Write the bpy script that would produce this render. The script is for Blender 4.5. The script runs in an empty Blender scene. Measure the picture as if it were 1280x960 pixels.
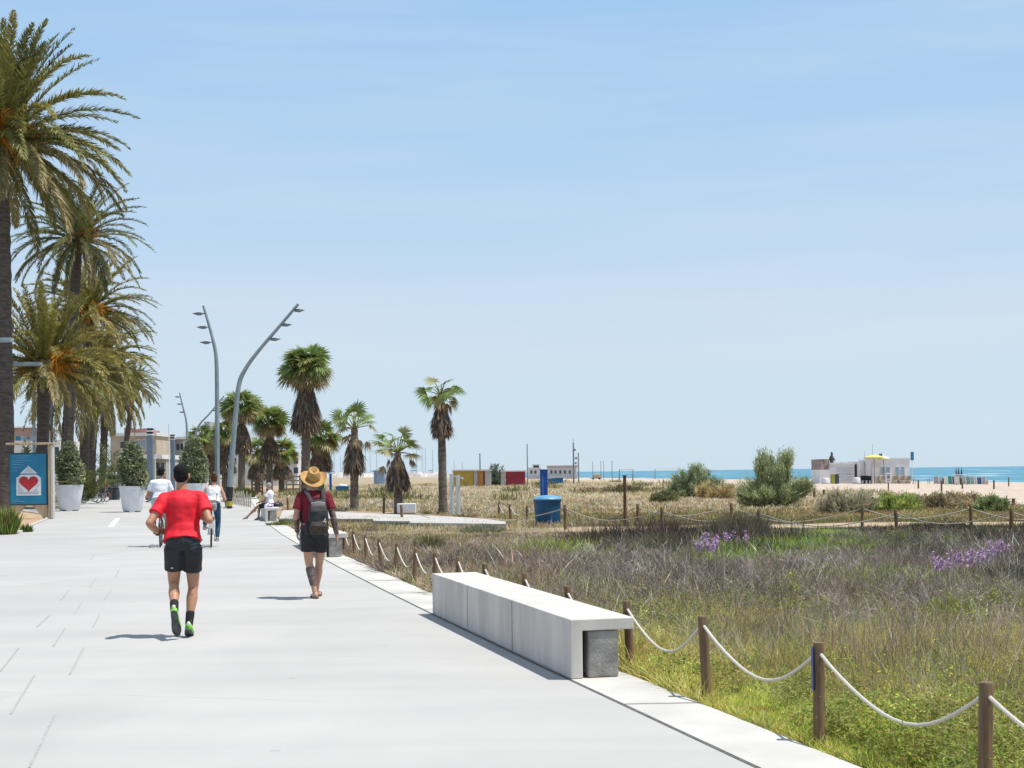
import bpy, bmesh, math, random
import numpy as np
from mathutils import Vector, Matrix, noise as mnoise
R_ = math.radians
random.seed(7); rng = np.random.default_rng(11)
sc = bpy.context.scene
col = sc.collection
# ---------------------------------------------------------------- camera, sky, sun, exposure
EYE, FPX, HOR, ROLL = 1.63, 1778.0, 590.4, math.atan(.0122)
cd = bpy.data.cameras.new('camera'); cam = bpy.data.objects.new('camera', cd); col.objects.link(cam)
cd.sensor_width = 36; cd.lens = 36 * FPX / 1280; cd.clip_start = .05; cd.clip_end = 60000
cd.shift_y = (HOR - 480) / 1280
cam.matrix_world = Matrix.Translation((0, 0, EYE)) @ Matrix.Rotation(R_(90), 4, 'X') @ Matrix.Rotation(-ROLL, 4, 'Z')
sc.camera = cam
SUN_EL, SUN_AZ = R_(69), R_(99)          # azimuth clockwise from +Y (the view axis): sun to the right
world = bpy.data.worlds.new('World'); sc.world = world; world.use_nodes = True
nt = world.node_tree; bg = nt.nodes['Background']
sky = nt.nodes.new('ShaderNodeTexSky'); sky.sky_type = 'NISHITA'; sky.sun_disc = False
sky.sun_elevation = SUN_EL; sky.sun_rotation = SUN_AZ
sky.air_density = 1.; sky.dust_density = .2; sky.ozone_density = 1.5; sky.altitude = 0
bg.inputs['Strength'].default_value = .10
L = nt.links.new
tc = nt.nodes.new('ShaderNodeTexCoord'); sx = nt.nodes.new('ShaderNodeSeparateXYZ'); L(tc.outputs['Generated'], sx.inputs[0])
hz_r = nt.nodes.new('ShaderNodeValToRGB')                # air colour, horizon (left) to overhead (right); stops above the view brightened for fill
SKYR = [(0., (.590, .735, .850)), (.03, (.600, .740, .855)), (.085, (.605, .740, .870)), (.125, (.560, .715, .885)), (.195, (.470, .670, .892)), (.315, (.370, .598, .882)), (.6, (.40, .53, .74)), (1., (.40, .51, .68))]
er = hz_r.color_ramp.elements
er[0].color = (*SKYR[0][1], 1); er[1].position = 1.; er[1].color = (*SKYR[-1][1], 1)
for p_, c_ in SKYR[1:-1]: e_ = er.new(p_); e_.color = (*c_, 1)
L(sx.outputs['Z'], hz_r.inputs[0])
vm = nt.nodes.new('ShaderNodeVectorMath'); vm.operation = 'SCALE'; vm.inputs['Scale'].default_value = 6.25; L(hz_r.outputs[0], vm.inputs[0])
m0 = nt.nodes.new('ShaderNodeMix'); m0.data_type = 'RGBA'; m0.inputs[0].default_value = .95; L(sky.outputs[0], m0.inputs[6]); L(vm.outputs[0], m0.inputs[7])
mp = nt.nodes.new('ShaderNodeMapping'); mp.inputs['Scale'].default_value = (1.4, 1.4, 15); mp.inputs['Rotation'].default_value = (0, R_(2.5), 0)
nz = nt.nodes.new('ShaderNodeTexNoise'); nz.inputs['Scale'].default_value = 1.5; nz.inputs['Detail'].default_value = 7; nz.inputs['Roughness'].default_value = .55
rp = nt.nodes.new('ShaderNodeValToRGB'); rp.color_ramp.elements[0].position = .40; rp.color_ramp.elements[1].position = .68
rp.color_ramp.elements[1].color = (.75, .75, .75, 1)
mx = nt.nodes.new('ShaderNodeMix'); mx.data_type = 'RGBA'; mx.inputs[7].default_value = (4.25, 4.85, 5.45, 1)
L(tc.outputs['Generated'], mp.inputs['Vector']); L(mp.outputs[0], nz.inputs['Vector']); L(nz.outputs[0], rp.inputs[0])
bd = nt.nodes.new('ShaderNodeValToRGB'); be = bd.color_ramp.elements; be[0].color = (.12, .12, .12, 1); be[1].color = (.42, .42, .42, 1)   # thin cloud gathers low over the horizon
for p_, c_ in ((.06, .25), (.095, 1.), (.122, .9), (.15, .42)): e_ = be.new(p_); e_.color = (c_, c_, c_, 1)
ml = nt.nodes.new('ShaderNodeMath'); ml.operation = 'MULTIPLY'; L(sx.outputs['Z'], bd.inputs[0]); L(rp.outputs[0], ml.inputs[0]); L(bd.outputs[0], ml.inputs[1])
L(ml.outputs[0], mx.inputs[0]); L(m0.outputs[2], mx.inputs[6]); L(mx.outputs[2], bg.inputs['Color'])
sl = bpy.data.lights.new('sun', 'SUN'); sl.energy = 3.7; sl.angle = R_(.5); sl.color = (1, .955, .89)
so = bpy.data.objects.new('sun', sl); col.objects.link(so)
sd = Vector((math.sin(SUN_AZ) * math.cos(SUN_EL), math.cos(SUN_AZ) * math.cos(SUN_EL), math.sin(SUN_EL)))
so.rotation_euler = sd.to_track_quat('Z', 'Y').to_euler(); so.location = (30, -10, 60)
vs = sc.view_settings; vs.view_transform = 'Standard'; vs.look = 'None'; vs.gamma = 1; vs.use_curve_mapping = False
vs.exposure = .67
sc.cycles.use_denoising = True; sc.cycles.max_bounces = 8; sc.cycles.transparent_max_bounces = 8
# ---------------------------------------------------------------- helpers: photograph coordinates to places
def pix(px, py):
    u, v = px - 640, py - HOR
    return u * math.cos(ROLL) - v * math.sin(ROLL), v * math.cos(ROLL) + u * math.sin(ROLL)
def P(px, py, d):                          # point at distance d seen at a pixel of the photograph
    u, v = pix(px, py); return Vector((u * d / FPX, d, EYE - v * d / FPX))
def G(px, py, z=0.):                       # ground point seen at a pixel
    u, v = pix(px, py); d = (EYE - z) * FPX / v
    return Vector((u * d / FPX, d, z))
def joint(Y):                              # line between the promenade and its pale edge strip
    t = np.minimum(Y, 60.) - 11.1; return .436 - .262 * t + .0007 * t * t - .1935 * np.maximum(Y - 60., 0)
SX, SY = 98., 290.
def shore(x, y): return (x - SX) * -.99 + (y - SY) * -.139
def sstep(a, b, t):
    t = np.clip((t - a) / (b - a), 0, 1); return t * t * (3 - 2 * t)
_H = rng.random((256, 256))
def vnoise(x, y, s):                       # value noise, numpy
    x = np.asarray(x, float) / s + 911.3; y = np.asarray(y, float) / s + 417.7
    xi = np.floor(x).astype(int); yi = np.floor(y).astype(int); fx = x - xi; fy = y - yi
    fx = fx * fx * (3 - 2 * fx); fy = fy * fy * (3 - 2 * fy)
    h = lambda a, b: _H[a % 256, b % 256]
    return (h(xi, yi) * (1 - fx) + h(xi + 1, yi) * fx) * (1 - fy) + (h(xi, yi + 1) * (1 - fx) + h(xi + 1, yi + 1) * fx) * fy
def fbm(x, y, s): return vnoise(x, y, s) * .5 + vnoise(y, x, s * .47) * .3 + vnoise(x, y, s * .19) * .2
def zland(x, y):
    x = np.asarray(x, float); y = np.asarray(y, float)
    s = shore(x, y)
    z = -1.5 + .016 * s
    z = np.where(s < 80, z, -1.5 + 1.28 + .22 * sstep(80, 108, s) )
    z = np.where(s < 0, -1.5 + .03 * s, z); z = np.maximum(z, -4)
    off = x - joint(np.clip(y, 0, 140))
    bump = (fbm(x, y, 4.) - .5) * .22 + (fbm(y, x, 19.) - .5) * .5 * sstep(45, 75, y)
    flat = sstep(.55, 2.2, off) * (1 - sstep(0, -20, s)) * np.where(s < 60, .35, 1.)
    pth = 1 - np.exp(-((y - 41) / 4.5) ** 2) * .8
    return z - .035 + bump * flat * pth
def zl(x, y): return float(zland(x, y))
# ---------------------------------------------------------------- materials
MATS = {}
def srgb(r, g, b):
    f = lambda c: (c / 255 / 12.92) if c / 255 <= .04045 else ((c / 255 + .055) / 1.055) ** 2.4
    return (f(r), f(g), f(b))
def mat(name, c, rough=.7, var=.15, scale=6., bump=0., bscale=None, metal=0., spec=.4, c2=None, detail=5, stretch=None, thr=(.35, .65), bdist=.02):
    if name in MATS: return MATS[name]
    m = bpy.data.materials.new(name); m.use_nodes = True; MATS[name] = m
    t = m.node_tree; b = t.nodes['Principled BSDF']
    b.inputs['Roughness'].default_value = rough; b.inputs['Metallic'].default_value = metal; b.inputs['Specular IOR Level'].default_value = spec
    tcn = t.nodes.new('ShaderNodeTexCoord'); n = t.nodes.new('ShaderNodeTexNoise')
    n.inputs['Scale'].default_value = scale; n.inputs['Detail'].default_value = detail
    src = tcn.outputs['Object']
    if stretch:
        mpn = t.nodes.new('ShaderNodeMapping'); mpn.inputs['Scale'].default_value = stretch
        t.links.new(src, mpn.inputs['Vector']); src = mpn.outputs[0]
    t.links.new(src, n.inputs['Vector'])
    r = t.nodes.new('ShaderNodeValToRGB'); r.color_ramp.elements[0].position = thr[0]; r.color_ramp.elements[1].position = thr[1]
    a = c2 or tuple(x * (1 - var) for x in c); d = c if c2 else tuple(min(1, x * (1 + var)) for x in c)
    r.color_ramp.elements[0].color = (*a, 1); r.color_ramp.elements[1].color = (*d, 1)
    t.links.new(n.outputs[0], r.inputs[0]); t.links.new(r.outputs[0], b.inputs['Base Color'])
    if bump:
        n2 = t.nodes.new('ShaderNodeTexNoise'); n2.inputs['Scale'].default_value = bscale or scale * 5; n2.inputs['Detail'].default_value = 4
        t.links.new(src, n2.inputs['Vector'])
        bp = t.nodes.new('ShaderNodeBump'); bp.inputs['Strength'].default_value = bump; bp.inputs['Distance'].default_value = bdist
        t.links.new(n2.outputs[0], bp.inputs['Height']); t.links.new(bp.outputs[0], b.inputs['Normal'])
    return m
def leafmat(name, trans=.3, rough=.6, spec=.3):       # colour per leaf from an attribute, some light through the blade
    if name in MATS: return MATS[name]
    m = bpy.data.materials.new(name); m.use_nodes = True; MATS[name] = m
    t = m.node_tree; b = t.nodes['Principled BSDF']; b.inputs['Roughness'].default_value = rough; b.inputs['Specular IOR Level'].default_value = spec
    a = t.nodes.new('ShaderNodeAttribute'); a.attribute_name = 'Col'
    n = t.nodes.new('ShaderNodeTexNoise'); n.inputs['Scale'].default_value = 3; tcn = t.nodes.new('ShaderNodeTexCoord'); t.links.new(tcn.outputs['Object'], n.inputs['Vector'])
    mr = t.nodes.new('ShaderNodeMapRange'); mr.inputs[1].default_value = .3; mr.inputs[2].default_value = .7; mr.inputs[3].default_value = .8; mr.inputs[4].default_value = 1.2
    t.links.new(n.outputs[0], mr.inputs[0])
    vm = t.nodes.new('ShaderNodeVectorMath'); vm.operation = 'SCALE'; t.links.new(a.outputs['Color'], vm.inputs[0]); t.links.new(mr.outputs[0], vm.inputs['Scale'])
    t.links.new(vm.outputs[0], b.inputs['Base Color'])
    if trans:
        tr = t.nodes.new('ShaderNodeBsdfTranslucent'); t.links.new(vm.outputs[0], tr.inputs['Color'])
        ms = t.nodes.new('ShaderNodeMixShader'); ms.inputs[0].default_value = trans
        t.links.new(b.outputs[0], ms.inputs[1]); t.links.new(tr.outputs[0], ms.inputs[2]); t.links.new(ms.outputs[0], t.nodes['Material Output'].inputs['Surface'])
    return m
# ---------------------------------------------------------------- objects
def tag(o, label=None, cat=None, group=None, kind=None):
    if label: o['label'] = label
    if cat: o['category'] = cat
    if group: o['group'] = group
    if kind: o['kind'] = kind
    return o
def thing(name, label, cat, loc=(0, 0, 0), rz=0., group=None):
    o = bpy.data.objects.new(name, None); col.objects.link(o); o.location = loc; o.rotation_euler = (0, 0, rz); o.empty_display_size = .2
    return tag(o, label, cat, group)
def copy_tree(o, parent=None):
    c = o.copy(); col.objects.link(c)
    if parent: c.parent = parent
    for ch in [k for k in bpy.data.objects if k.parent == o]: copy_tree(ch, c)
    return c
class MB:
    def __init__(s): s.v = []; s.f = []
    def add(s, vs, fs):
        k = len(s.v); s.v += [tuple(x) for x in vs]; s.f += [tuple(i + k for i in f) for f in fs]; return s
    def box(s, c, d, rz=0., M=None):
        x, y, z = (q / 2 for q in d); vs = []
        ca, sa = math.cos(rz), math.sin(rz)
        for a, b, e in ((-x, -y, -z), (x, -y, -z), (x, y, -z), (-x, y, -z), (-x, -y, z), (x, -y, z), (x, y, z), (-x, y, z)):
            q = Vector((a * ca - b * sa, a * sa + b * ca, e))
            if M: q = M @ q
            vs.append((q[0] + c[0], q[1] + c[1], q[2] + c[2]))
        return s.add(vs, [(0, 3, 2, 1), (4, 5, 6, 7), (0, 1, 5, 4), (1, 2, 6, 5), (2, 3, 7, 6), (3, 0, 4, 7)])
    def tube(s, pts, r, seg=8, cap=True, ax=None):       # r: number, list of numbers, or list of (a, b) half-axes
        pts = [Vector(p) for p in pts]; n = len(pts); vs = []; fs = []; ref = None
        for i, p in enumerate(pts):
            t = (pts[min(i + 1, n - 1)] - pts[max(i - 1, 0)]).normalized()
            if ax is not None: a = Vector(ax[i]) if isinstance(ax, list) else Vector(ax)
            else: a = ref if ref is not None else (Vector((1, 0, 0)) if abs(t.x) < .9 else Vector((0, 1, 0)))
            a = (a - t * a.dot(t)).normalized(); ref = a; b = t.cross(a)
            q = r[i] if isinstance(r, (list, tuple)) else r
            ra, rb = q if isinstance(q, (list, tuple)) else (q, q)
            for k in range(seg):
                an = 2 * math.pi * k / seg; vs.append(p + a * math.cos(an) * ra + b * math.sin(an) * rb)
        for i in range(n - 1):
            for k in range(seg):
                k2 = (k + 1) % seg; fs.append((i * seg + k, i * seg + k2, (i + 1) * seg + k2, (i + 1) * seg + k))
        if cap: fs += [tuple(range(seg - 1, -1, -1)), tuple(range((n - 1) * seg, n * seg))]
        return s.add(vs, fs)
    def caps(s, p, q, r0, r1=None, seg=10, mid=None):    # limb with rounded ends
        r1 = r1 or r0; p, q = Vector(p), Vector(q); t = (q - p).normalized(); pts = []; rs = []
        for a in (-90, -60, -30): pts.append(p + t * r0 * math.sin(R_(a))); rs.append(max(.001, r0 * math.cos(R_(a))))
        pts.append(p); rs.append(r0)
        for f, r in (mid or []): pts.append(p.lerp(q, f)); rs.append(r)
        pts.append(q); rs.append(r1)
        for a in (30, 60, 90): pts.append(q + t * r1 * math.sin(R_(a))); rs.append(max(.001, r1 * math.cos(R_(a))))
        return s.tube(pts, rs, seg)
    def ball(s, c, r, seg=12, rings=8, M=None):
        rx, ry, rz = r if isinstance(r, (list, tuple)) else (r, r, r); vs = []; fs = []
        for i in range(rings + 1):
            th = math.pi * i / rings
            for k in range(seg):
                ph = 2 * math.pi * k / seg
                q = Vector((rx * math.sin(th) * math.cos(ph), ry * math.sin(th) * math.sin(ph), rz * math.cos(th)))
                if M: q = M @ q
                vs.append(q + Vector(c))
        for i in range(rings):
            for k in range(seg):
                k2 = (k + 1) % seg; fs.append((i * seg + k, (i + 1) * seg + k, (i + 1) * seg + k2, i * seg + k2))
        return s.add(vs, fs)
    def lathe(s, prof, seg=24, c=(0, 0, 0)):
        vs = []; fs = []; n = len(prof)
        for r, z in prof:
            for k in range(seg):
                a = 2 * math.pi * k / seg; vs.append((c[0] + r * math.cos(a), c[1] + r * math.sin(a), c[2] + z))
        for i in range(n - 1):
            for k in range(seg):
                k2 = (k + 1) % seg; fs.append((i * seg + k, i * seg + k2, (i + 1) * seg + k2, (i + 1) * seg + k))
        return s.add(vs, fs)
    def prism(s, poly, axis, a, b):                      # polygon (2D) pushed along an axis from a to b
        n = len(poly)
        def put(p, w): return {'y': (p[0], w, p[1]), 'z': (p[0], p[1], w), 'x': (w, p[0], p[1])}[axis]
        vs = [put(p, a) for p in poly] + [put(p, b) for p in poly]
        fs = [tuple(range(n - 1, -1, -1)), tuple(range(n, 2 * n))] + [(i, (i + 1) % n, n + (i + 1) % n, n + i) for i in range(n)]
        return s.add(vs, fs)
    def build(s, name, m, parent=None, loc=(0, 0, 0), rz=0., smooth=False, bevel=0.):
        me = bpy.data.meshes.new(name); me.from_pydata(s.v, [], s.f)
        bm = bmesh.new(); bm.from_mesh(me); bmesh.ops.recalc_face_normals(bm, faces=bm.faces)
        if bevel: bmesh.ops.bevel(bm, geom=[e for e in bm.edges if e.is_manifold and e.calc_face_angle(0) > .5], offset=bevel, segments=2, affect='EDGES', profile=.5)
        bm.to_mesh(me); bm.free()
        if smooth:
            me.shade_smooth()
            me.set_sharp_from_angle(angle=R_(40))
        me.materials.append(m); o = bpy.data.objects.new(name, me); col.objects.link(o)
        o.location = loc; o.rotation_euler = (0, 0, rz)
        if parent: o.parent = parent
        return o
    def fuse(s, name, m, parent=None, voxel=.01, sm=4, wrinkle=0., wscale=9., wz=1.):   # one continuous skin over all shapes
        me = bpy.data.meshes.new('tmp'); me.from_pydata(s.v, [], s.f)
        bm = bmesh.new(); bm.from_mesh(me); bmesh.ops.recalc_face_normals(bm, faces=bm.faces); bm.to_mesh(me); bm.free()
        t = bpy.data.objects.new('tmp', me); col.objects.link(t)
        md = t.modifiers.new('r', 'REMESH'); md.mode = 'VOXEL'; md.voxel_size = voxel
        if sm: ms = t.modifiers.new('s', 'SMOOTH'); ms.iterations = sm; ms.factor = .5
        dg = bpy.context.evaluated_depsgraph_get(); nm = bpy.data.meshes.new_from_object(t.evaluated_get(dg)); nm.name = name
        bpy.data.objects.remove(t); bpy.data.meshes.remove(me)
        if wrinkle:
            for v in nm.vertices:
                q = v.co; h = mnoise.noise(Vector((q.x * wscale, q.y * wscale, q.z * wscale * wz + 3 * q.x)))
                v.co = q + v.normal * (h * wrinkle)
        nm.materials.clear(); nm.materials.append(m); nm.shade_smooth()
        o = bpy.data.objects.new(name, nm); col.objects.link(o)
        if parent: o.parent = parent
        return o
def strips(name, Rt, D, Ln, W, S, droop, C, m, parent=None, loc=(0, 0, 0), w0=.5, mid=.5):
    """many blades or leaflets as one mesh: root, bent middle, pointed tip"""
    N = len(Rt); Rt = np.asarray(Rt, float); D = np.asarray(D, float); S = np.asarray(S, float)
    Ln = np.broadcast_to(Ln, N)[:, None]; W = np.broadcast_to(W, N)[:, None]; dr = np.broadcast_to(droop, N)[:, None]
    zz = np.array([[0, 0, 1.]])
    V = np.empty((N, 5, 3)); m_ = Rt + D * Ln * mid - zz * dr * Ln * mid * mid * .9
    V[:, 0] = Rt - S * W * w0; V[:, 1] = Rt + S * W * w0; V[:, 2] = m_ + S * W; V[:, 3] = m_ - S * W; V[:, 4] = Rt + D * Ln - zz * dr * Ln
    me = bpy.data.meshes.new(name); me.vertices.add(N * 5); me.vertices.foreach_set('co', V.reshape(-1))
    b = (np.arange(N) * 5)[:, None]
    lp = np.concatenate([b + np.array([[0, 1, 2, 3]]), b + np.array([[3, 2, 4]])], 1).reshape(-1)
    me.loops.add(N * 7); me.loops.foreach_set('vertex_index', lp.astype(np.int32))
    st = ((np.arange(N) * 7)[:, None] + np.array([[0, 4]])).reshape(-1).astype(np.int32)
    me.polygons.add(N * 2); me.polygons.foreach_set('loop_start', st)
    me.update(calc_edges=True); me.validate()
    at = me.color_attributes.new('Col', 'FLOAT_COLOR', 'POINT')
    c4 = np.ones((N, 5, 4)); c4[:, :, :3] = np.asarray(C, float)[:, None, :]; at.data.foreach_set('color', c4.reshape(-1))
    me.materials.append(m); o = bpy.data.objects.new(name, me); col.objects.link(o); o.location = loc
    if parent: o.parent = parent
    return o
def unit(v): return v / np.maximum(1e-9, np.linalg.norm(v, axis=-1, keepdims=True))
def rdir(N, zlo=-1., zhi=1.):
    z = rng.uniform(zlo, zhi, N); a = rng.uniform(0, 2 * math.pi, N); r = np.sqrt(1 - z * z)
    return np.stack([r * np.cos(a), r * np.sin(a), z], 1)
def side(D): return unit(np.cross(D, rdir(len(D))))
def ccol(c, N, v=.25, hue=.08):
    k = np.exp(rng.normal(0, v, (N, 1))); return np.clip(np.array(c)[None, :] * k * (1 + rng.normal(0, hue, (N, 3))), .003, .8)
ORD = ['first', 'second', 'third', 'fourth', 'fifth', 'sixth', 'seventh', 'eighth', 'ninth', 'tenth', 'eleventh', 'twelfth', 'thirteenth',
       'fourteenth', 'fifteenth', 'sixteenth', 'seventeenth', 'eighteenth', 'nineteenth', 'twentieth']
# ================================================================ SETTING: ground, sea, promenade
def axis(lo, hi, fine0, fine1, step, grow=1.12):
    a = list(np.arange(fine0, fine1, step)); s = step; x = fine1
    while x < hi: a.append(x); s *= grow; x += s
    a.append(hi); s = step; x = fine0; b = []
    while x > lo: s *= grow; x -= s; b.append(x)
    return np.array(sorted(set([q for q in b if q > lo] + [lo] + a)))
gx = axis(-4000, 2500, -28, 40, .45, 1.14); gy = axis(-60, 9000, 2, 110, .45, 1.08)
XX, YY = np.meshgrid(gx, gy); ZZ = zland(XX, YY)
under = (XX < joint(np.clip(YY, 0, 140)) + .45) & (YY < 160)
ZZ = np.where(under, -.06, ZZ)
nx, ny = len(gx), len(gy)
me = bpy.data.meshes.new('ground'); me.vertices.add(nx * ny); me.vertices.foreach_set('co', np.stack([XX, YY, ZZ], -1).reshape(-1))
i0 = (np.arange(ny - 1)[:, None] * nx + np.arange(nx - 1)[None, :]).reshape(-1)
lp = np.stack([i0, i0 + 1, i0 + nx + 1, i0 + nx], 1).reshape(-1).astype(np.int32)
me.loops.add(len(lp)); me.loops.foreach_set('vertex_index', lp); me.polygons.add(len(i0)); me.polygons.foreach_set('loop_start', (np.arange(len(i0)) * 4).astype(np.int32))
me.update(calc_edges=True)
SAND = np.array((.42, .35, .285)); STRAW = np.array((.36, .285, .185)); SOIL = np.array((.25, .20, .12)); GRASS = np.array((.22, .235, .07)); SCRUB = np.array((.075, .06, .047))
PATHC = np.array((.36, .28, .18))
def beach_mask(x, y):                      # 1 on bare beach sand
    s = shore(x, y); b_ = np.maximum(122 - .2 * np.asarray(y), 79.); return 1 - sstep(b_ - 2, b_ + 3, s + (fbm(x, y, 9.) - .5) * 12)
def pathmask(x, y):
    c = 40.6 + 1.1 * np.sin(x * .11) ; w = 1.15 + .5 * vnoise(x, y, 3.)
    return (1 - sstep(w * .8, w * 1.25, np.abs(y - c))) * sstep(.2, 2., np.asarray(x))
f = fbm(XX, YY, 5.)
cA = GRASS * (.6 + .8 * f)[..., None] * (1 - sstep(.42, .6, fbm(XX, YY, 2.3)))[..., None] + SOIL * sstep(.42, .6, fbm(XX, YY, 2.3))[..., None]
t = sstep(16, 21, YY + (f - .5) * 8)[..., None]; cg = cA * (1 - t) + SCRUB * t
t = sstep(43, 62, YY + (f - .5) * 14)[..., None] ; cg = cg * (1 - t) + STRAW * (.75 + .5 * f)[..., None] * t
lf = (1 - sstep(-.02, .09, XX / np.maximum(YY, 1)) * 1)[..., None] * sstep(16, 24, YY)[..., None]; cg = cg * (1 - lf * .7) + STRAW * .8 * lf * .7
pm = pathmask(XX, YY)[..., None]; cg = cg * (1 - pm) + PATHC * pm
bmk = (beach_mask(XX, YY) * (YY > 20))[..., None]; cg = cg * (1 - bmk) + SAND * bmk
far = sstep(260, 420, YY)[..., None] * (1 - bmk); cg = cg * (1 - far * .6) + np.array((.30, .26, .2)) * far * .6
wet = (1 - sstep(0, 9, shore(XX, YY)))[..., None]; cg = cg * (1 - .35 * wet)
c4 = np.ones((ny, nx, 4)); c4[..., :3] = cg
at = me.color_attributes.new('Col', 'FLOAT_COLOR', 'POINT'); at.data.foreach_set('color', c4.reshape(-1))
gm = leafmat('ground_cover', 0, .9, .1); me.materials.append(gm); me.shade_smooth()
gm.node_tree.nodes['Noise Texture'].inputs['Scale'].default_value = 1.3; gm.node_tree.nodes['Noise Texture'].inputs['Detail'].default_value = 9
o = bpy.data.objects.new('ground', me); col.objects.link(o); tag(o, kind='structure')
# sea
mm = bpy.data.materials.new('sea_water'); mm.use_nodes = True; t = mm.node_tree; b = t.nodes['Principled BSDF']
b.inputs['Roughness'].default_value = .35; b.inputs['Specular IOR Level'].default_value = .12
tcn = t.nodes.new('ShaderNodeTexCoord'); mpn = t.nodes.new('ShaderNodeMapping'); mpn.inputs['Rotation'].default_value = (0, 0, R_(-8)); mpn.inputs['Scale'].default_value = (.03, .012, 1)
n = t.nodes.new('ShaderNodeTexNoise'); n.inputs['Scale'].default_value = 1.; n.inputs['Detail'].default_value = 6
r = t.nodes.new('ShaderNodeValToRGB'); r.color_ramp.elements[0].position = .38; r.color_ramp.elements[0].color = (.030, .145, .215, 1)
r.color_ramp.elements[1].position = .6; r.color_ramp.elements[1].color = (.058, .215, .285, 1)
e = r.color_ramp.elements.new(.64); e.color = (.075, .25, .31, 1); e = r.color_ramp.elements.new(.68); e.color = (.75, .8, .82, 1)
n2 = t.nodes.new('ShaderNodeTexNoise'); n2.inputs['Scale'].default_value = 30; bp = t.nodes.new('ShaderNodeBump'); bp.inputs['Strength'].default_value = .5; bp.inputs['Distance'].default_value = .4
for a_, b_ in ((tcn.outputs['Object'], mpn.inputs[0]), (mpn.outputs[0], n.inputs[0]), (n.outputs[0], r.inputs[0]), (r.outputs[0], b.inputs['Base Color']), (mpn.outputs[0], n2.inputs[0]), (n2.outputs[0], bp.inputs['Height']), (bp.outputs[0], b.inputs['Normal'])): t.links.new(a_, b_)
s = MB(); s.add([(-4000, -400, 0), (25000, -400, 0), (25000, 30000, 0), (-4000, 30000, 0)], [(0, 1, 2, 3)])
tag(s.build('sea', mm, loc=(0, 0, -1.5)), kind='structure')
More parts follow.
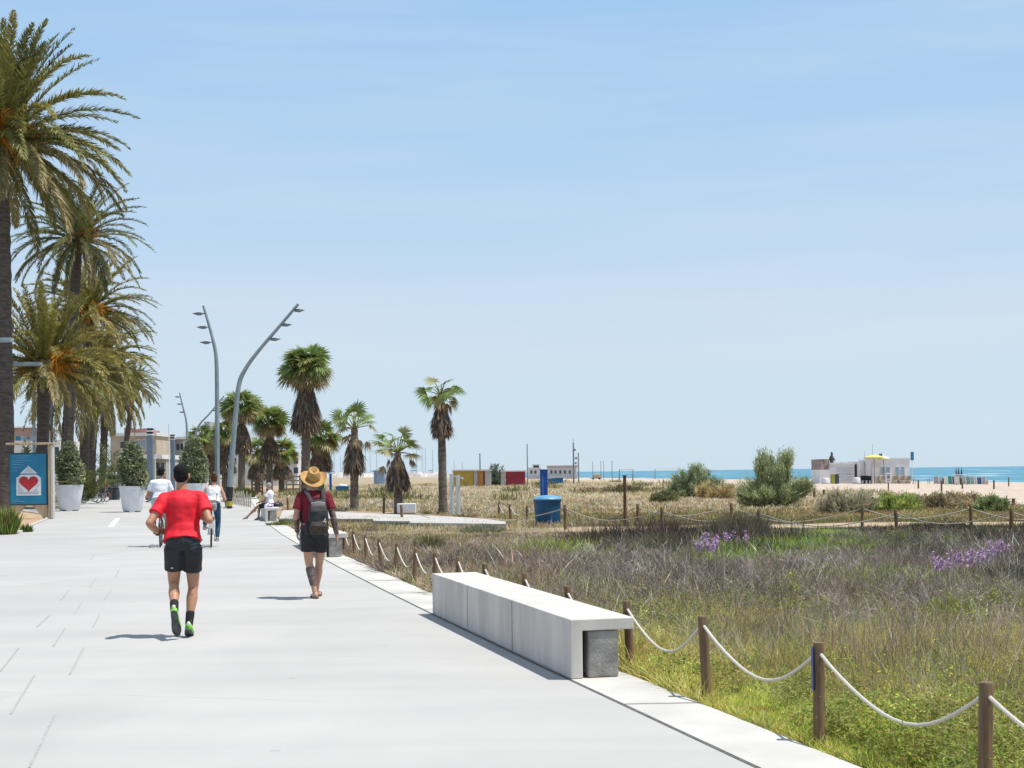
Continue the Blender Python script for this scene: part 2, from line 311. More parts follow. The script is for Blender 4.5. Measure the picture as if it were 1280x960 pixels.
# promenade
def promenade_mat():
    m = bpy.data.materials.new('promenade_concrete'); m.use_nodes = True; t = m.node_tree; b = t.nodes['Principled BSDF']; b.inputs['Roughness'].default_value = .85; b.inputs['Specular IOR Level'].default_value = .2
    tcn = t.nodes.new('ShaderNodeTexCoord'); k = t.links.new
    mp1 = t.nodes.new('ShaderNodeMapping'); mp1.inputs['Rotation'].default_value = (0, 0, R_(14)); mp1.inputs['Scale'].default_value = (.12, 1.3, 1)
    n1 = t.nodes.new('ShaderNodeTexNoise'); n1.inputs['Scale'].default_value = 1.; n1.inputs['Detail'].default_value = 8; k(tcn.outputs['Object'], mp1.inputs[0]); k(mp1.outputs[0], n1.inputs[0])
    n2 = t.nodes.new('ShaderNodeTexNoise'); n2.inputs['Scale'].default_value = .55; n2.inputs['Detail'].default_value = 9; n2.inputs['Roughness'].default_value = .65; k(tcn.outputs['Object'], n2.inputs[0])
    n3 = t.nodes.new('ShaderNodeTexNoise'); n3.inputs['Scale'].default_value = 90; n3.inputs['Detail'].default_value = 3; k(tcn.outputs['Object'], n3.inputs[0])
    a1 = t.nodes.new('ShaderNodeMath'); a1.operation = 'ADD'; k(n1.outputs[0], a1.inputs[0]); k(n2.outputs[0], a1.inputs[1])
    r = t.nodes.new('ShaderNodeValToRGB'); r.color_ramp.elements[0].position = .32; r.color_ramp.elements[1].position = .68
    h = t.nodes.new('ShaderNodeMath'); h.operation = 'MULTIPLY'; h.inputs[1].default_value = .5; k(a1.outputs[0], h.inputs[0]); k(h.outputs[0], r.inputs[0])
    r.color_ramp.elements[0].color = (.375, .368, .358, 1); r.color_ramp.elements[1].color = (.442, .431, .414, 1)
    # cross joints every 2.4 m
    sp = t.nodes.new('ShaderNodeSeparateXYZ'); mp2 = t.nodes.new('ShaderNodeMapping'); mp2.inputs['Rotation'].default_value = (0, 0, R_(14)); k(tcn.outputs['Object'], mp2.inputs[0]); k(mp2.outputs[0], sp.inputs[0])
    w = t.nodes.new('ShaderNodeMath'); w.operation = 'PINGPONG'; w.inputs[1].default_value = 1.2; k(sp.outputs['Y'], w.inputs[0])
    lt = t.nodes.new('ShaderNodeMath'); lt.operation = 'LESS_THAN'; lt.inputs[1].default_value = .008; k(w.outputs[0], lt.inputs[0])
    gt = t.nodes.new('ShaderNodeMath'); gt.operation = 'GREATER_THAN'; gt.inputs[1].default_value = .5; k(n2.outputs[0], gt.inputs[0])
    ml = t.nodes.new('ShaderNodeMath'); ml.operation = 'MULTIPLY'; k(lt.outputs[0], ml.inputs[0]); k(gt.outputs[0], ml.inputs[1])
    sc_ = t.nodes.new('ShaderNodeMath'); sc_.operation = 'MULTIPLY'; sc_.inputs[1].default_value = .3; k(ml.outputs[0], sc_.inputs[0])
    x = t.nodes.new('ShaderNodeMix'); x.data_type = 'RGBA'; x.inputs[7].default_value = (.2, .2, .2, 1); k(sc_.outputs[0], x.inputs[0]); k(r.outputs[0], x.inputs[6])
    x2 = t.nodes.new('ShaderNodeMix'); x2.data_type = 'RGBA'; x2.blend_type = 'MULTIPLY'; x2.inputs[0].default_value = .14; k(x.outputs[2], x2.inputs[6]); k(n3.outputs[0], x2.inputs[7]); 
    sn = t.nodes.new('ShaderNodeVectorMath'); sn.operation = 'SNAP'; sn.inputs[1].default_value = (3.1, 2.4, 10); k(mp2.outputs[0], sn.inputs[0]); wn = t.nodes.new('ShaderNodeTexWhiteNoise'); k(sn.outputs[0], wn.inputs['Vector'])   # each slab its own tone
    n4 = t.nodes.new('ShaderNodeTexNoise'); n4.inputs['Scale'].default_value = .22; n4.inputs['Detail'].default_value = 6; n4.inputs['Distortion'].default_value = .8; k(tcn.outputs['Object'], n4.inputs[0])
    vo = t.nodes.new('ShaderNodeTexVoronoi'); vo.inputs['Scale'].default_value = 1.1; k(tcn.outputs['Object'], vo.inputs['Vector']); sp_ = t.nodes.new('ShaderNodeMapRange'); sp_.inputs[1].default_value = .025; sp_.inputs[2].default_value = .05; sp_.inputs[3].default_value = .86; sp_.inputs[4].default_value = 1.; k(vo.outputs['Distance'], sp_.inputs[0])
    m1 = t.nodes.new('ShaderNodeMapRange'); m1.inputs[3].default_value = .955; m1.inputs[4].default_value = 1.03; k(wn.outputs['Value'], m1.inputs[0])
    m2 = t.nodes.new('ShaderNodeMapRange'); m2.inputs[1].default_value = .3; m2.inputs[2].default_value = .65; m2.inputs[3].default_value = .91; m2.inputs[4].default_value = 1.02; k(n4.outputs[0], m2.inputs[0])
    q1 = t.nodes.new('ShaderNodeMath'); q1.operation = 'MULTIPLY'; k(m1.outputs[0], q1.inputs[0]); k(m2.outputs[0], q1.inputs[1]); q2 = t.nodes.new('ShaderNodeMath'); q2.operation = 'MULTIPLY'; k(q1.outputs[0], q2.inputs[0]); k(sp_.outputs[0], q2.inputs[1])
    vs_ = t.nodes.new('ShaderNodeVectorMath'); vs_.operation = 'SCALE'; k(x2.outputs[2], vs_.inputs[0]); k(q2.outputs[0], vs_.inputs['Scale']); k(vs_.outputs[0], b.inputs['Base Color'])
    bp = t.nodes.new('ShaderNodeBump'); bp.inputs['Strength'].default_value = .25; bp.inputs['Distance'].default_value = .005; k(n3.outputs[0], bp.inputs['Height']); k(bp.outputs[0], b.inputs['Normal'])
    return m
ys = [-4, 0, 4, 8, 12, 16, 20, 25, 30, 40, 50, 60, 75, 90, 110, 140]
s = MB()
for a, b in zip(ys[:-1], ys[1:]):
    s.add([(joint(a) - 26, a, 0), (joint(a), a, 0), (joint(b), b, 0), (joint(b) - 26, b, 0)], [(0, 1, 2, 3)])
tag(s.build('promenade', promenade_mat()), kind='structure')
conc = mat('pale_concrete', (.45, .44, .41), .85, .11, 1.3, .2, 60, detail=9)
s = MB()
for a, b in zip(ys[:-1], ys[1:]):          # edge strip: a shallow slab, 12 mm gap to the promenade
    e0, e1 = joint(a) + .014, joint(b) + .014
    vs = [(e0, a, .006), (e0 + .53, a, .006), (e1 + .53, b, .006), (e1, b, .006)]
    vs += [(q[0], q[1], -.12) for q in vs]
    s.add(vs, [(0, 1, 2, 3), (1, 5, 6, 2), (0, 3, 7, 4)])
tag(s.build('edge_strip', conc), kind='structure')
s = MB(); dk = mat('joint_filler', (.10, .095, .09), .9, .3, 20)
for a, b in zip(ys[:-1], ys[1:]): s.add([(joint(a) - .01, a, .003), (joint(a) + .016, a, .003), (joint(b) + .016, b, .003), (joint(b) - .01, b, .003)], [(0, 1, 2, 3)])
for y in np.arange(5.2, 60, 2.35):
    x = joint(y) + .014; w = .004 + .0004 * y; s.add([(x, y - w, .0105), (x + .53, y - w + .02, .0105), (x + .53, y + w + .02, .0105), (x, y + w, .0105)], [(0, 1, 2, 3)])
tag(s.build('edge_joint', dk), kind='structure')
# saw cuts in the slabs: staggered dashes along the promenade
Z7 = lambda x, y: (x / 2.4615, 640 + y / 2.4615)
dashes = [((170, 622), (90, 788)), ((106, 503), (33, 622)), ((58, 418), (0, 492)), ((258, 418), (215, 500)), ((200, 358), (163, 415)), ((152, 318), (113, 355)), ((305, 318), (286, 355)), ((254, 274), (229, 315)),
          ((213, 240), (187, 272)), ((342, 238), (322, 270)), ((296, 203), (277, 232)), ((366, 178), (355, 200)), ((290, 132), (280, 147)), ((190, 77), (270, 77)), ((150, 97), (215, 97)), ((-25, 197), (28, 197))]
s = MB()
for p, q in dashes:
    a, b = G(*Z7(*p)), G(*Z7(*q)); t = (b - a).normalized(); n = Vector((-t.y, t.x, 0)) * (.007 if a.y < 25 else .014)
    s.add([a - n + Vector((0, 0, .004)), a + n + Vector((0, 0, .004)), b + n + Vector((0, 0, .004)), b - n + Vector((0, 0, .004))], [(0, 1, 2, 3)])
tag(s.build('saw_cuts', mat('saw_cut', (.31, .305, .30), .9, .2, 30)), kind='structure')
a, b = G(147, 648.5), G(138.5, 658.5); n = Vector((.09, 0, 0))
s = MB(); z = Vector((0, 0, .004)); s.add([a - n + z, a + n + z, b + n + z, b - n + z], [(0, 1, 2, 3)])
tag(s.build('lane_marking', mat('white_paint', (.8, .8, .79), .6, .05, 20)), kind='structure')
# planting bed on the left with its kerb
pts = [G(-60, 668), G(-10, 668), G(20, 667.5), G(34, 663), G(40, 657), G(58, 650), G(60, 644), G(30, 640), G(-60, 640)]
s = MB(); s.add([(p.x, p.y, .008) for p in pts], [tuple(range(len(pts)))]); dirt = mat('bed_soil', (.36, .25, .155), .95, .3, 3., .4, 30)
tag(s.build('planting_bed', dirt), kind='structure')
s = MB()
for a, b in zip(pts[:-2], pts[1:-1]):
    m_ = (a + b) / 2; dv = b - a; s.box((m_.x, m_.y, .03), (dv.length, .1, .06), math.atan2(dv.y, dv.x))
tag(s.build('kerb', conc), kind='structure')
pts = [Vector((joint(y) - w, y, .008)) for y, w in ((76, 10.3), (84, 10.6), (95, 11), (110, 11.8), (139, 13))]
s = MB(); q = pts + [Vector((p.x - 7, p.y, .008)) for p in reversed(pts)]; s.add(q, [tuple(range(len(q)))])
tag(s.build('palm_bed', mat('bed_litter', (.2, .17, .09), .95, .4, 2., .4, 20)), kind='structure')
# walkway slab to the beach
near = [(349, 648), (400, 648.2), (466, 648.5), (467, 651), (512, 651.5), (513, 653.5), (560, 654), (600, 654.5), (632, 654.8)]
farp = [(632, 652), (605, 648.5), (580, 646.5), (500, 643), (400, 639), (354, 637.5)]
top = .13
pl = [G(x, y, top) for x, y in near + farp]
s = MB(); s.prism([(p.x, p.y) for p in pl], 'z', -.2, top)
tag(s.build('walkway', mat('walkway_stone', (.40, .385, .36), .85, .12, 2., .2, 30)), kind='structure')
s = MB()
for i in range(len(near) - 3):
    a, b = pl[i].copy(), pl[i + 1].copy(); m_ = (a + b) / 2; dv = b - a
    s.box((m_.x, m_.y - .05, -.02), (dv.length, .06, .18), math.atan2(dv.y, dv.x))
tag(s.build('walkway_edge', mat('dark_stone', (.06, .055, .05), .9, .5, 8, .5, 20)), kind='structure')

# ================================================================ BENCHES
board = mat('bench_concrete', (.51, .475, .435), .75, .13, 2.2, .12, 70, detail=9, stretch=(1.6, 1.6, .35))
blockm = mat('bench_block', (.32, .305, .285), .85, .35, 5., .3, 50, c2=(.15, .145, .14))
def bench(label, Y0, Y1, secs):
    p0, p1 = Vector((joint(Y0) + .01, Y0, 0)), Vector((joint(Y1) + .01, Y1, 0)); dv = p1 - p0; ln = dv.length
    t = thing('concrete_bench', label, 'bench', (p0.x, p0.y, .008), math.atan2(dv.y, dv.x), 'concrete benches along the promenade')
    for k in range(secs):                  # local x along the bench, local -y away from the promenade
        x0 = ln * k / secs + (.014 if k else 0); x1 = ln * (k + 1) / secs - (.014 if k < secs - 1 else 0)
        s = MB(); pr = [(0, 0), (0, .465), (-.525, .465), (-.525, .372), (-.1, .372), (-.1, 0)]
        s.prism(pr, 'x', x0, x1); s.build('shell', board, t, bevel=.008)
    for k in range(1, secs): s = MB(); s.prism([(-.005, .01), (-.005, .459), (-.52, .459), (-.52, .378), (-.095, .378), (-.095, .01)], 'x', ln * k / secs - .0135, ln * k / secs + .0135); s.build('joint_filler', dk, t)
    n = max(2, secs + 1)
    for k in range(n):
        x = .012 + .2 + (ln - .424) * k / (n - 1); s = MB(); s.box((x, -.275, .184), (.4, .25, .368)); s.build('support_block', blockm, t, bevel=.012)
    return t
bench('long pale concrete bench in the foreground beside the rope fence', 11.12, 16.46, 3)
bench('concrete bench behind the man with the backpack, partly hidden by him', 27.9, 33., 3)
BN3 = bench('distant concrete bench that the man in white is sitting on', 50.3, 56, 3)

# ================================================================ ROPE FENCES
wood = mat('post_wood', (.17, .105, .058), .8, .4, 14, .5, 40, stretch=(1, 1, .12)); ropem = mat('rope', (.62, .58, .50), .9, .12, 120, .6, 260)
ropeg = mat('grey_rope', (.36, .34, .29), .9, .12, 120)
bluem = mat('blue_plate', (.012, .05, .25), .4, .1, 20)
def post(p, h, r, label, group, tilt=(0, 0), m=None):
    s = MB(); s.tube([(0, 0, -.15), (0, 0, .1), (tilt[0] * .6, tilt[1] * .6, h * .7), (tilt[0], tilt[1], h - .008), (tilt[0], tilt[1], h)], [r, r, r * .98, r * .97, r * .86], 12)
    o = s.build('fence_post', m or wood, loc=p, smooth=True); tag(o, label, 'post', group); return o
def rope(a, b, sag, r, label, group, m=None):
    pts = []; n = 14
    for i in range(n + 1):
        f = i / n; q = a.lerp(b, f); q.z -= sag * 4 * f * (1 - f) * (1 + .12 * math.sin(f * 5)); pts.append(q - a)
    s = MB(); s.tube(pts, r, 8); o = s.build('rope', m or ropem, loc=a, smooth=True); return tag(o, label, 'rope', group)
def fence_Y(px):                           # where the line of sight meets the fence line
    lo, hi = 4., 60.
    for _ in range(50):
        m_ = (lo + hi) / 2; x = joint(m_) + .70; u = x * FPX / m_ + 640
        if u > px: lo = m_
        else: hi = m_
    return (lo + hi) / 2
FP = [(1560, 915), (1226, 852), (1020, 803), (880, 770), (785, 751), (710.5, 732.5), (655, 716.6), (606.7, 704.5), (570.6, 695.8), (542.2, 691.4), (516.4, 686.4), (493.6, 682.2), (474.4, 675.7), (456.4, 668.4), (442, 664.7), (429, 662), (417, 659)]
prev = None
for i, (px, py) in enumerate(FP):
    Y = fence_Y(px); p = Vector((joint(Y) + .70, Y, 0)); z0 = zl(p.x, p.y); h = .62 if i < 1 else min(.66, max(.5, P(px, py, Y).z)); p.z = 0
    lab = ('wooden fence post with a blue plate on its side in the foreground' if i == 2 else 'nearest brown wooden rope fence post, cut off by the photo bottom' if i == 1 else
           ('wooden fence post rising just behind the near end of the foreground bench' if i == 4 else 'wooden post by the grass, %s from the front in the promenade rope fence' % ORD[max(0, i - 1)]))
    tl = (random.uniform(-.028, .028), random.uniform(-.02, .02))
    o = post((p.x, p.y, -.02), h + .02, .036, lab, 'wooden posts of the promenade rope fence', tl)
    if i == 2:
        s = MB(); s.box((-.0375, -.008, h - .135), (.004, .05, .26)); s.build('blue_plate', bluem, o)
    tp = Vector((p.x + tl[0], p.y + tl[1], h - .07))
    if prev is not None:
        rl = 'pale rope sagging between the %s and next post of the promenade fence' % (ORD[max(0, i - 2)]) if i > 1 else 'pale rope running out of the photo at the bottom right corner'
        d = (tp - prev).normalized(); rope(prev + d * .03, tp - d * .03, .235 if i > 1 else .2, .0105, rl, 'ropes of the promenade fence')
    prev = tp
# ropes on both sides of the sandy path
nearrow = [(502.6, 631, 651), (608, 634, 656), (707, 631, 660), (827.5, 634, 662), (949, 637, 661), (1120.5, 637, 660), (1264.5, 635, 662), (1440, 634, 662)]
farrow = [(360, 622, 640), (479.7, 622, 643), (624, 627, 645), (638, 630, 648), (659, 632, 650), (797.5, 630, 655), (914, 629, 654), (1078, 631, 657), (1214, 631, 656), (1370, 631, 655)]
for row, nm in ((nearrow, 'near'), (farrow, 'far')):
    prev = None
    for i, (px, y0, y1) in enumerate(row):
        g = G(px, y1, 0.); z0 = zl(g.x, g.y); h = P(px, y0, g.y).z - z0
        lab = 'dark wooden post on the %s side of the sandy path, %s from the left' % (nm, ORD[i])
        if not (nm == 'near' and i == 1):
            post((g.x, g.y, z0), h, .05, lab, 'posts along the sandy path', (random.uniform(-.03, .03), 0))
        tp = Vector((g.x, g.y, z0 + h - .1))
        if nm == 'near' and i == 1: continue
        if prev is not None:
            short = (tp - prev).length < 2.2
            rope(prev, tp, .24 if short else min(.5, .09 * (tp - prev).length), .014, 'rope on the %s side of the sandy path reaching the %s post from the left' % (nm, ORD[i]), 'ropes along the sandy path', ropem if short else ropeg)
        prev = tp
g = G(781.5, 656); s = MB(); s.tube([(0, 0, -.1), (0, 0, 1.5)], .05, 8); s.tube([(0, 0, 1.5), (0, 0, 1.53)], .062, 8)
tag(s.build('steel_post', mat('rust', (.10, .045, .025), .8, .4, 12, .3, 40), loc=(g.x, g.y, zl(g.x, g.y))), 'tall thin rusty post standing by the sandy path', 'post')
# posts on the beach sand
def GT(px, py):                            # point of the terrain seen at a pixel
    u, v = pix(px, py); z = -.3
    for _ in range(40): d = (EYE - z) * FPX / v; z = .5 * z + .5 * zl(u * d / FPX, d)
    return Vector((u * d / FPX, d, z))
for nm, row in (('farther', [(1137, 616.6, 626), (1148, 600, 611.4), (1177, 601, 613.6), (1203, 603, 611), (1242.5, 600, 611.4), (1261, 596.6, 608)]),
                ('nearer', [(1018, 610, 625), (1030, 612, 622), (1157, 617, 628), (1179, 617.5, 629), (1193, 618.5, 630), (1210.5, 619.6, 635), (1230, 620.7, 636), (1246, 621.6, 635), (1267, 623, 636)])):
    for i, (px, y0, y1) in enumerate(row):
        g = GT(px, y1); z0 = g.z; post((g.x, g.y, z0), P(px, y0, g.y).z - z0, .075, 'weathered wooden post on the beach sand, %s from left in the %s row' % (ORD[i], nm), 'wooden posts on the beach sand')
# ================================================================ PALMS
palm_leaf = leafmat('palm_leaf', .3, .5, .35); dead_leaf = leafmat('dead_palm_leaf', .15, .85, .1); leaf = leafmat('leaf', .3, .6, .3); dry = leafmat('dry_plant', .25, .9, .1)
bark = mat('palm_bark', (.12, .098, .085), .95, .4, 3, .9, 9, c2=(.06, .05, .044), stretch=(1, 1, 3.5))
bark2 = mat('fan_palm_bark', (.19, .155, .125), .95, .4, 4, .9, 12, c2=(.085, .068, .055), stretch=(1, 1, 3))
OLIVE, BLUEG, YELG, TAN = np.array((.20, .185, .045)), np.array((.075, .12, .072)), np.array((.26, .225, .06)), np.array((.38, .28, .15))
def trunk(t, top, r0, r1, m, rough=.06, rings=44, seg=14, lean=(0, 0)):
    s = MB(); pts = []; rad = []
    for i in range(rings + 1):
        f = i / rings; z = -.3 + (top + .3) * f
        bend = f ** 1.4
        pts.append((lean[0] * bend, lean[1] * bend, z)); rr = r0 + (r1 - r0) * f
        if f < .05: rr *= 1 + (.05 - f) * 5
        rad.append(rr * (1 + rough * random.uniform(-1, 1) + rough * (1 if i % 2 else -1) * .6))
    s.tube(pts, rad, seg); return s.build('trunk', m, t, smooth=True)
def frond_arrays(c, az, el, ln, bend, nl, ll, twist=0.):
    """one feather frond: curved stalk, leaflets on both sides"""
    d0 = np.array((math.cos(az) * math.cos(el), math.sin(az) * math.cos(el), math.sin(el)))
    hz = np.array((math.cos(az), math.sin(az), 0)); sd = np.array((-math.sin(az), math.cos(az), 0.))
    pts = [np.array(c, float)]; e = el; ds = []; n = 16; sway = rng.normal(0, .03)
    for i in range(n):
        f = i / n; e2 = el - bend * (f ** 1.35); d = hz * math.cos(e2) + np.array((0, 0, math.sin(e2))) + sd * sway * f * 3
        d /= np.linalg.norm(d); ds.append(d); pts.append(pts[-1] + d * ln / n)
    ds.append(ds[-1]); pts = np.array(pts); ds = np.array(ds)
    f = np.linspace(.1, .995, nl); idx = f * n; i0 = np.minimum(idx.astype(int), n - 1); fr = (idx - i0)[:, None]
    Rp = pts[i0] * (1 - fr) + pts[i0 + 1] * fr; Dt = unit(ds[i0] * (1 - fr) + ds[np.minimum(i0 + 1, n)] * fr)
    up = unit(np.cross(np.broadcast_to(sd, Dt.shape), Dt)) * -1; up *= np.sign(up[:, 2:3] + 1e-6)
    A = [];
    prof = np.clip(np.sin(np.pi * np.clip(f * .93 + .06, 0, 1)) ** .55, .2, 1) * ll
    for sg in (-1, 1):
        D = unit(sd * sg * .62 + Dt * (.85 + rng.normal(0, .1, (nl, 1))) + up * (.36 + rng.normal(0, .22, (nl, 1))))
        A.append((Rp + rng.normal(0, .02, (nl, 3)), D, prof * rng.uniform(.75, 1.15, nl), unit(np.cross(D, up) + rng.normal(0, .35, (nl, 3)))))
    return pts, A
def phoenix(label, loc, top, lean, frlen, nfr, r0, r1, tone=0., orange=0, spread=(-42, 82), nl=40, lw=.024, seed=1):
    global rng; rng = np.random.default_rng(seed); random.seed(seed)
    t = thing('date_palm', label, 'palm tree', loc, 0, 'date palms on the left of the promenade')
    trunk(t, top, r0, r1, bark, lean=lean)
    c = np.array((lean[0], lean[1], top)); Rs, Ds, Ls, Ss, Cs, Ws, Dr = [], [], [], [], [], [], []; st = MB()
    s = MB(); s.lathe([(r1 * .95, -.75), (r1 * 1.3, -.5), (r1 * 1.75, -.15), (r1 * 1.8, .2), (r1 * 1.3, .65), (.05, 1.)], 16, c)
    for a in range(46):                    # old leaf bases round the boss
        an = a * 2.4; z = -.6 + a / 46 * 1.1; rr = r1 * 1.45
        p = Vector((c[0] + math.cos(an) * rr, c[1] + math.sin(an) * rr, c[2] + z)); s.tube([p, p + Vector((math.cos(an) * .25, math.sin(an) * .25, .22))], [.09, .04], 5)
    s.build('boss', mat('palm_boss', (.16, .095, .045), .95, .4, 6, .8, 10, c2=(.05, .035, .022)), t)
    for i in range(nfr):
        k = (i + .5) / nfr; az = i * 2.39996 + rng.normal(0, .16); el = R_(spread[1] + (spread[0] - spread[1]) * k ** 1.0 + rng.normal(0, 6))
        ln = frlen * rng.uniform(.86, 1.08) * (1 if k > .12 else .85); bend = R_(rng.uniform(40, 66) + 24 * (1 - abs(k - .55)) * .7) * (.5 if el > R_(58) else 1.)
        if k > .88: bend *= .9
        org = c + np.array((math.cos(az), math.sin(az), 0)) * r1 * .9 + np.array((0, 0, .35 * (1 - k)))
        pts, A = frond_arrays(org, az, el, ln, bend, nl, frlen * .105)
        base = OLIVE * (1 - tone) + BLUEG * tone
        u = rng.random()
        if k > .7: base = base * .55 + TAN * .45 if u < .55 else base
        elif u < .3: base = base * .45 + YELG * .55
        base = base * rng.uniform(.75, 1.3)
        st.tube([pts[j] for j in (0, 3, 6, 9, 12, 15)], [.045, .036, .028, .022, .016, .008], 4, cap=False)
        for (Rp, D, l, S) in A:
            Rs.append(Rp); Ds.append(D); Ls.append(l); Ss.append(S); Cs.append(base[None, :] * rng.uniform(.75, 1.3, (len(Rp), 1)))
            Ws.append(np.full(len(Rp), lw) * rng.uniform(.8, 1.2)); Dr.append(rng.uniform(.05, .4, len(Rp)) + (.35 if k > .7 else 0))
    strips('crown', np.concatenate(Rs), np.concatenate(Ds), np.concatenate(Ls), np.concatenate(Ws), np.concatenate(Ss), np.concatenate(Dr), np.concatenate(Cs), palm_leaf, t, w0=.6, mid=.45)
    st.build('frond_stalks', mat('frond_stalk', (.19, .17, .06), .6, .3, 3), t)
    for k in range(orange):                # hanging flower and fruit bunches
        az = k * 2.1 + rng.normal(0, .5) - 1.2; N = 170; e0 = R_(rng.uniform(5, 40)); d = np.array((math.cos(az) * math.cos(e0), math.sin(az) * math.cos(e0), math.sin(e0)))
        p0 = c + np.array((0, 0, .2)) + d * frlen * .07; p1 = c + d * frlen * rng.uniform(.19, .27)
        Rr = np.tile(p1, (N, 1)) + rng.normal(0, .05, (N, 3)); D = unit(d[None, :] * .55 + rdir(N) * .75 + np.array([[0, 0, -.35]]))
        b = strips('fruit_bunch', Rr, D, rng.uniform(.14, .28, N) * frlen * .85, .022, side(D), .25, ccol((.58, .29, .05), N, .25, .05), leaf, t)
        s = MB(); s.tube([p0, (p0 + p1) / 2 + np.array((0, 0, .05)), p1], .035, 5); s.build('bunch_stalk', mat('bunch_stalk', (.38, .2, .04), .7, .2, 5), b)
    return t
def at(px, py, d): q = P(px, py, d); return q
def pal(px_top, py_top, px_base, d):       # (base location, trunk height, lean)
    a = P(px_top, py_top, d); b = P(px_base, 600, d); return (b.x, d, 0), a.z, (a.x - b.x, 0)
l, z, ln = pal(0, 184, 6, 61.6); phoenix('tallest date palm on the far left, its crown cut off by the photo edge', l, z, ln, 5.9, 112, .43, .36, .2, 8, (-26, 86), 140, .028, 3)
l, z, ln = pal(97, 303, 84, 88); phoenix('tall date palm with drooping round crown and slightly leaning trunk behind the low orange palm', l, z, ln, 4.6, 70, .32, .30, .5, 1, (-34, 80), 100, .028, 4)
l, z, ln = pal(56, 462, 52, 76); phoenix('low date palm with orange fruit bunches right above the blue poster', l, z, ln, 5.0, 84, .32, .34, .0, 7, (-18, 84), 100, .028, 5)
l, z, ln = pal(112, 392, 104, 100); phoenix('date palm with one orange bunch standing just behind the tall leaning palm', l, z, ln, 4.8, 84, .34, .32, .1, 4, (-28, 82), 90, .03, 6)
l, z, ln = pal(122, 452, 113, 112); phoenix('yellowish date palm with a shaggy drooping crown above the left planter bush', l, z, ln, 4.9, 100, .34, .32, .0, 3, (-45, 75), 80, .034, 8)
l, z, ln = pal(133, 482, 128, 126); phoenix('dusty olive date palm between the two white planters', l, z, ln, 4.9, 90, .33, .31, .0, 1, (-50, 70), 74, .036, 9)
l, z, ln = pal(168, 482, 152, 150); phoenix('most distant small date palm with a leaning thin trunk', l, z, ln, 2.9, 56, .30, .24, .6, 0, (-45, 80), 60, .03, 10)
l, z, ln = pal(88, 478, 80, 96); phoenix('date palm with a dark thick trunk hidden among the others behind the left planter', l, z, ln, 4.6, 56, .38, .34, .3, 0, (-60, 60), 32, .036, 12)
def young(label, px, d, base, hgt, n, seed):
    global rng; rng = np.random.default_rng(seed); b = P(px, base, d); Rs, Ds, Ls, Ss, Cs = [], [], [], [], []
    for i in range(n):
        az = i * 2.4; el = R_(rng.uniform(35, 85)); pts, A = frond_arrays((0, 0, .1), az, el, hgt * rng.uniform(.8, 1.1), R_(60), 26, hgt * .14)
        for (Rp, D, l, S) in A: Rs.append(Rp); Ds.append(D); Ls.append(l); Ss.append(S); Cs.append(ccol((.09, .10, .025), len(Rp)))
    o = strips('young_palm', np.concatenate(Rs), np.concatenate(Ds), np.concatenate(Ls), .035, np.concatenate(Ss), .2, np.concatenate(Cs), palm_leaf, None, (b.x, d, 0))
    return tag(o, label, 'palm tree')
young('bushy young trunkless palm to the right of the left white planter', 113, 88, 620, 3.2, 26, 21)
young('young feathery palm growing among the trunks above the parked bicycles', 141, 118, 610, 5.2, 22, 22)
young('leafy green palm hiding part of the beige house', 160, 122, 608, 4.2, 26, 24)
young('small green palm showing above the blue poster panel', 29, 70, 630, 4.0, 16, 23)
# ---- fan palms with skirts of dead leaves
def fan(az, el, pet, rad, nseg, c, droop, ang, colr, acc, dead=False, curl=0.):
    hz = np.array((math.cos(az), math.sin(az), 0)); sd = np.array((-math.sin(az), math.cos(az), 0.))
    d = hz * math.cos(el) + np.array((0, 0, math.sin(el))); el2 = el - droop; d2 = hz * math.cos(el2) + np.array((0, 0, math.sin(el2)))
    nrm = np.cross(sd, d2) * -1
    ro = rng.normal(0, .75); sd = sd * math.cos(ro) + nrm * math.sin(ro); nrm = np.cross(sd, d2) * -1
    o = c + d * pet; th = np.linspace(-ang, ang, nseg) + rng.normal(0, .03, nseg)
    D = unit(np.cos(th)[:, None] * d2 + np.sin(th)[:, None] * sd + (.10 + curl * np.abs(th)[:, None]) * -nrm * np.sign(-nrm[2] + 1e-6) * -1 * .6)
    l = rad * (1 - .22 * (np.abs(th) / max(ang, .01)) ** 2) * rng.uniform(.88, 1.05, nseg)
    acc[0].append(np.tile(o, (nseg, 1))); acc[1].append(D); acc[2].append(l); acc[3].append(unit(np.cross(D, np.broadcast_to(nrm, D.shape))))
    acc[4].append(colr[None, :] * rng.uniform(.7, 1.35, (nseg, 1))); acc[5].append(np.full(nseg, rad * .052)); acc[6].append(np.full(nseg, .18 + (.3 if dead else 0)) * rng.uniform(.5, 1.5, nseg))
    return c, o
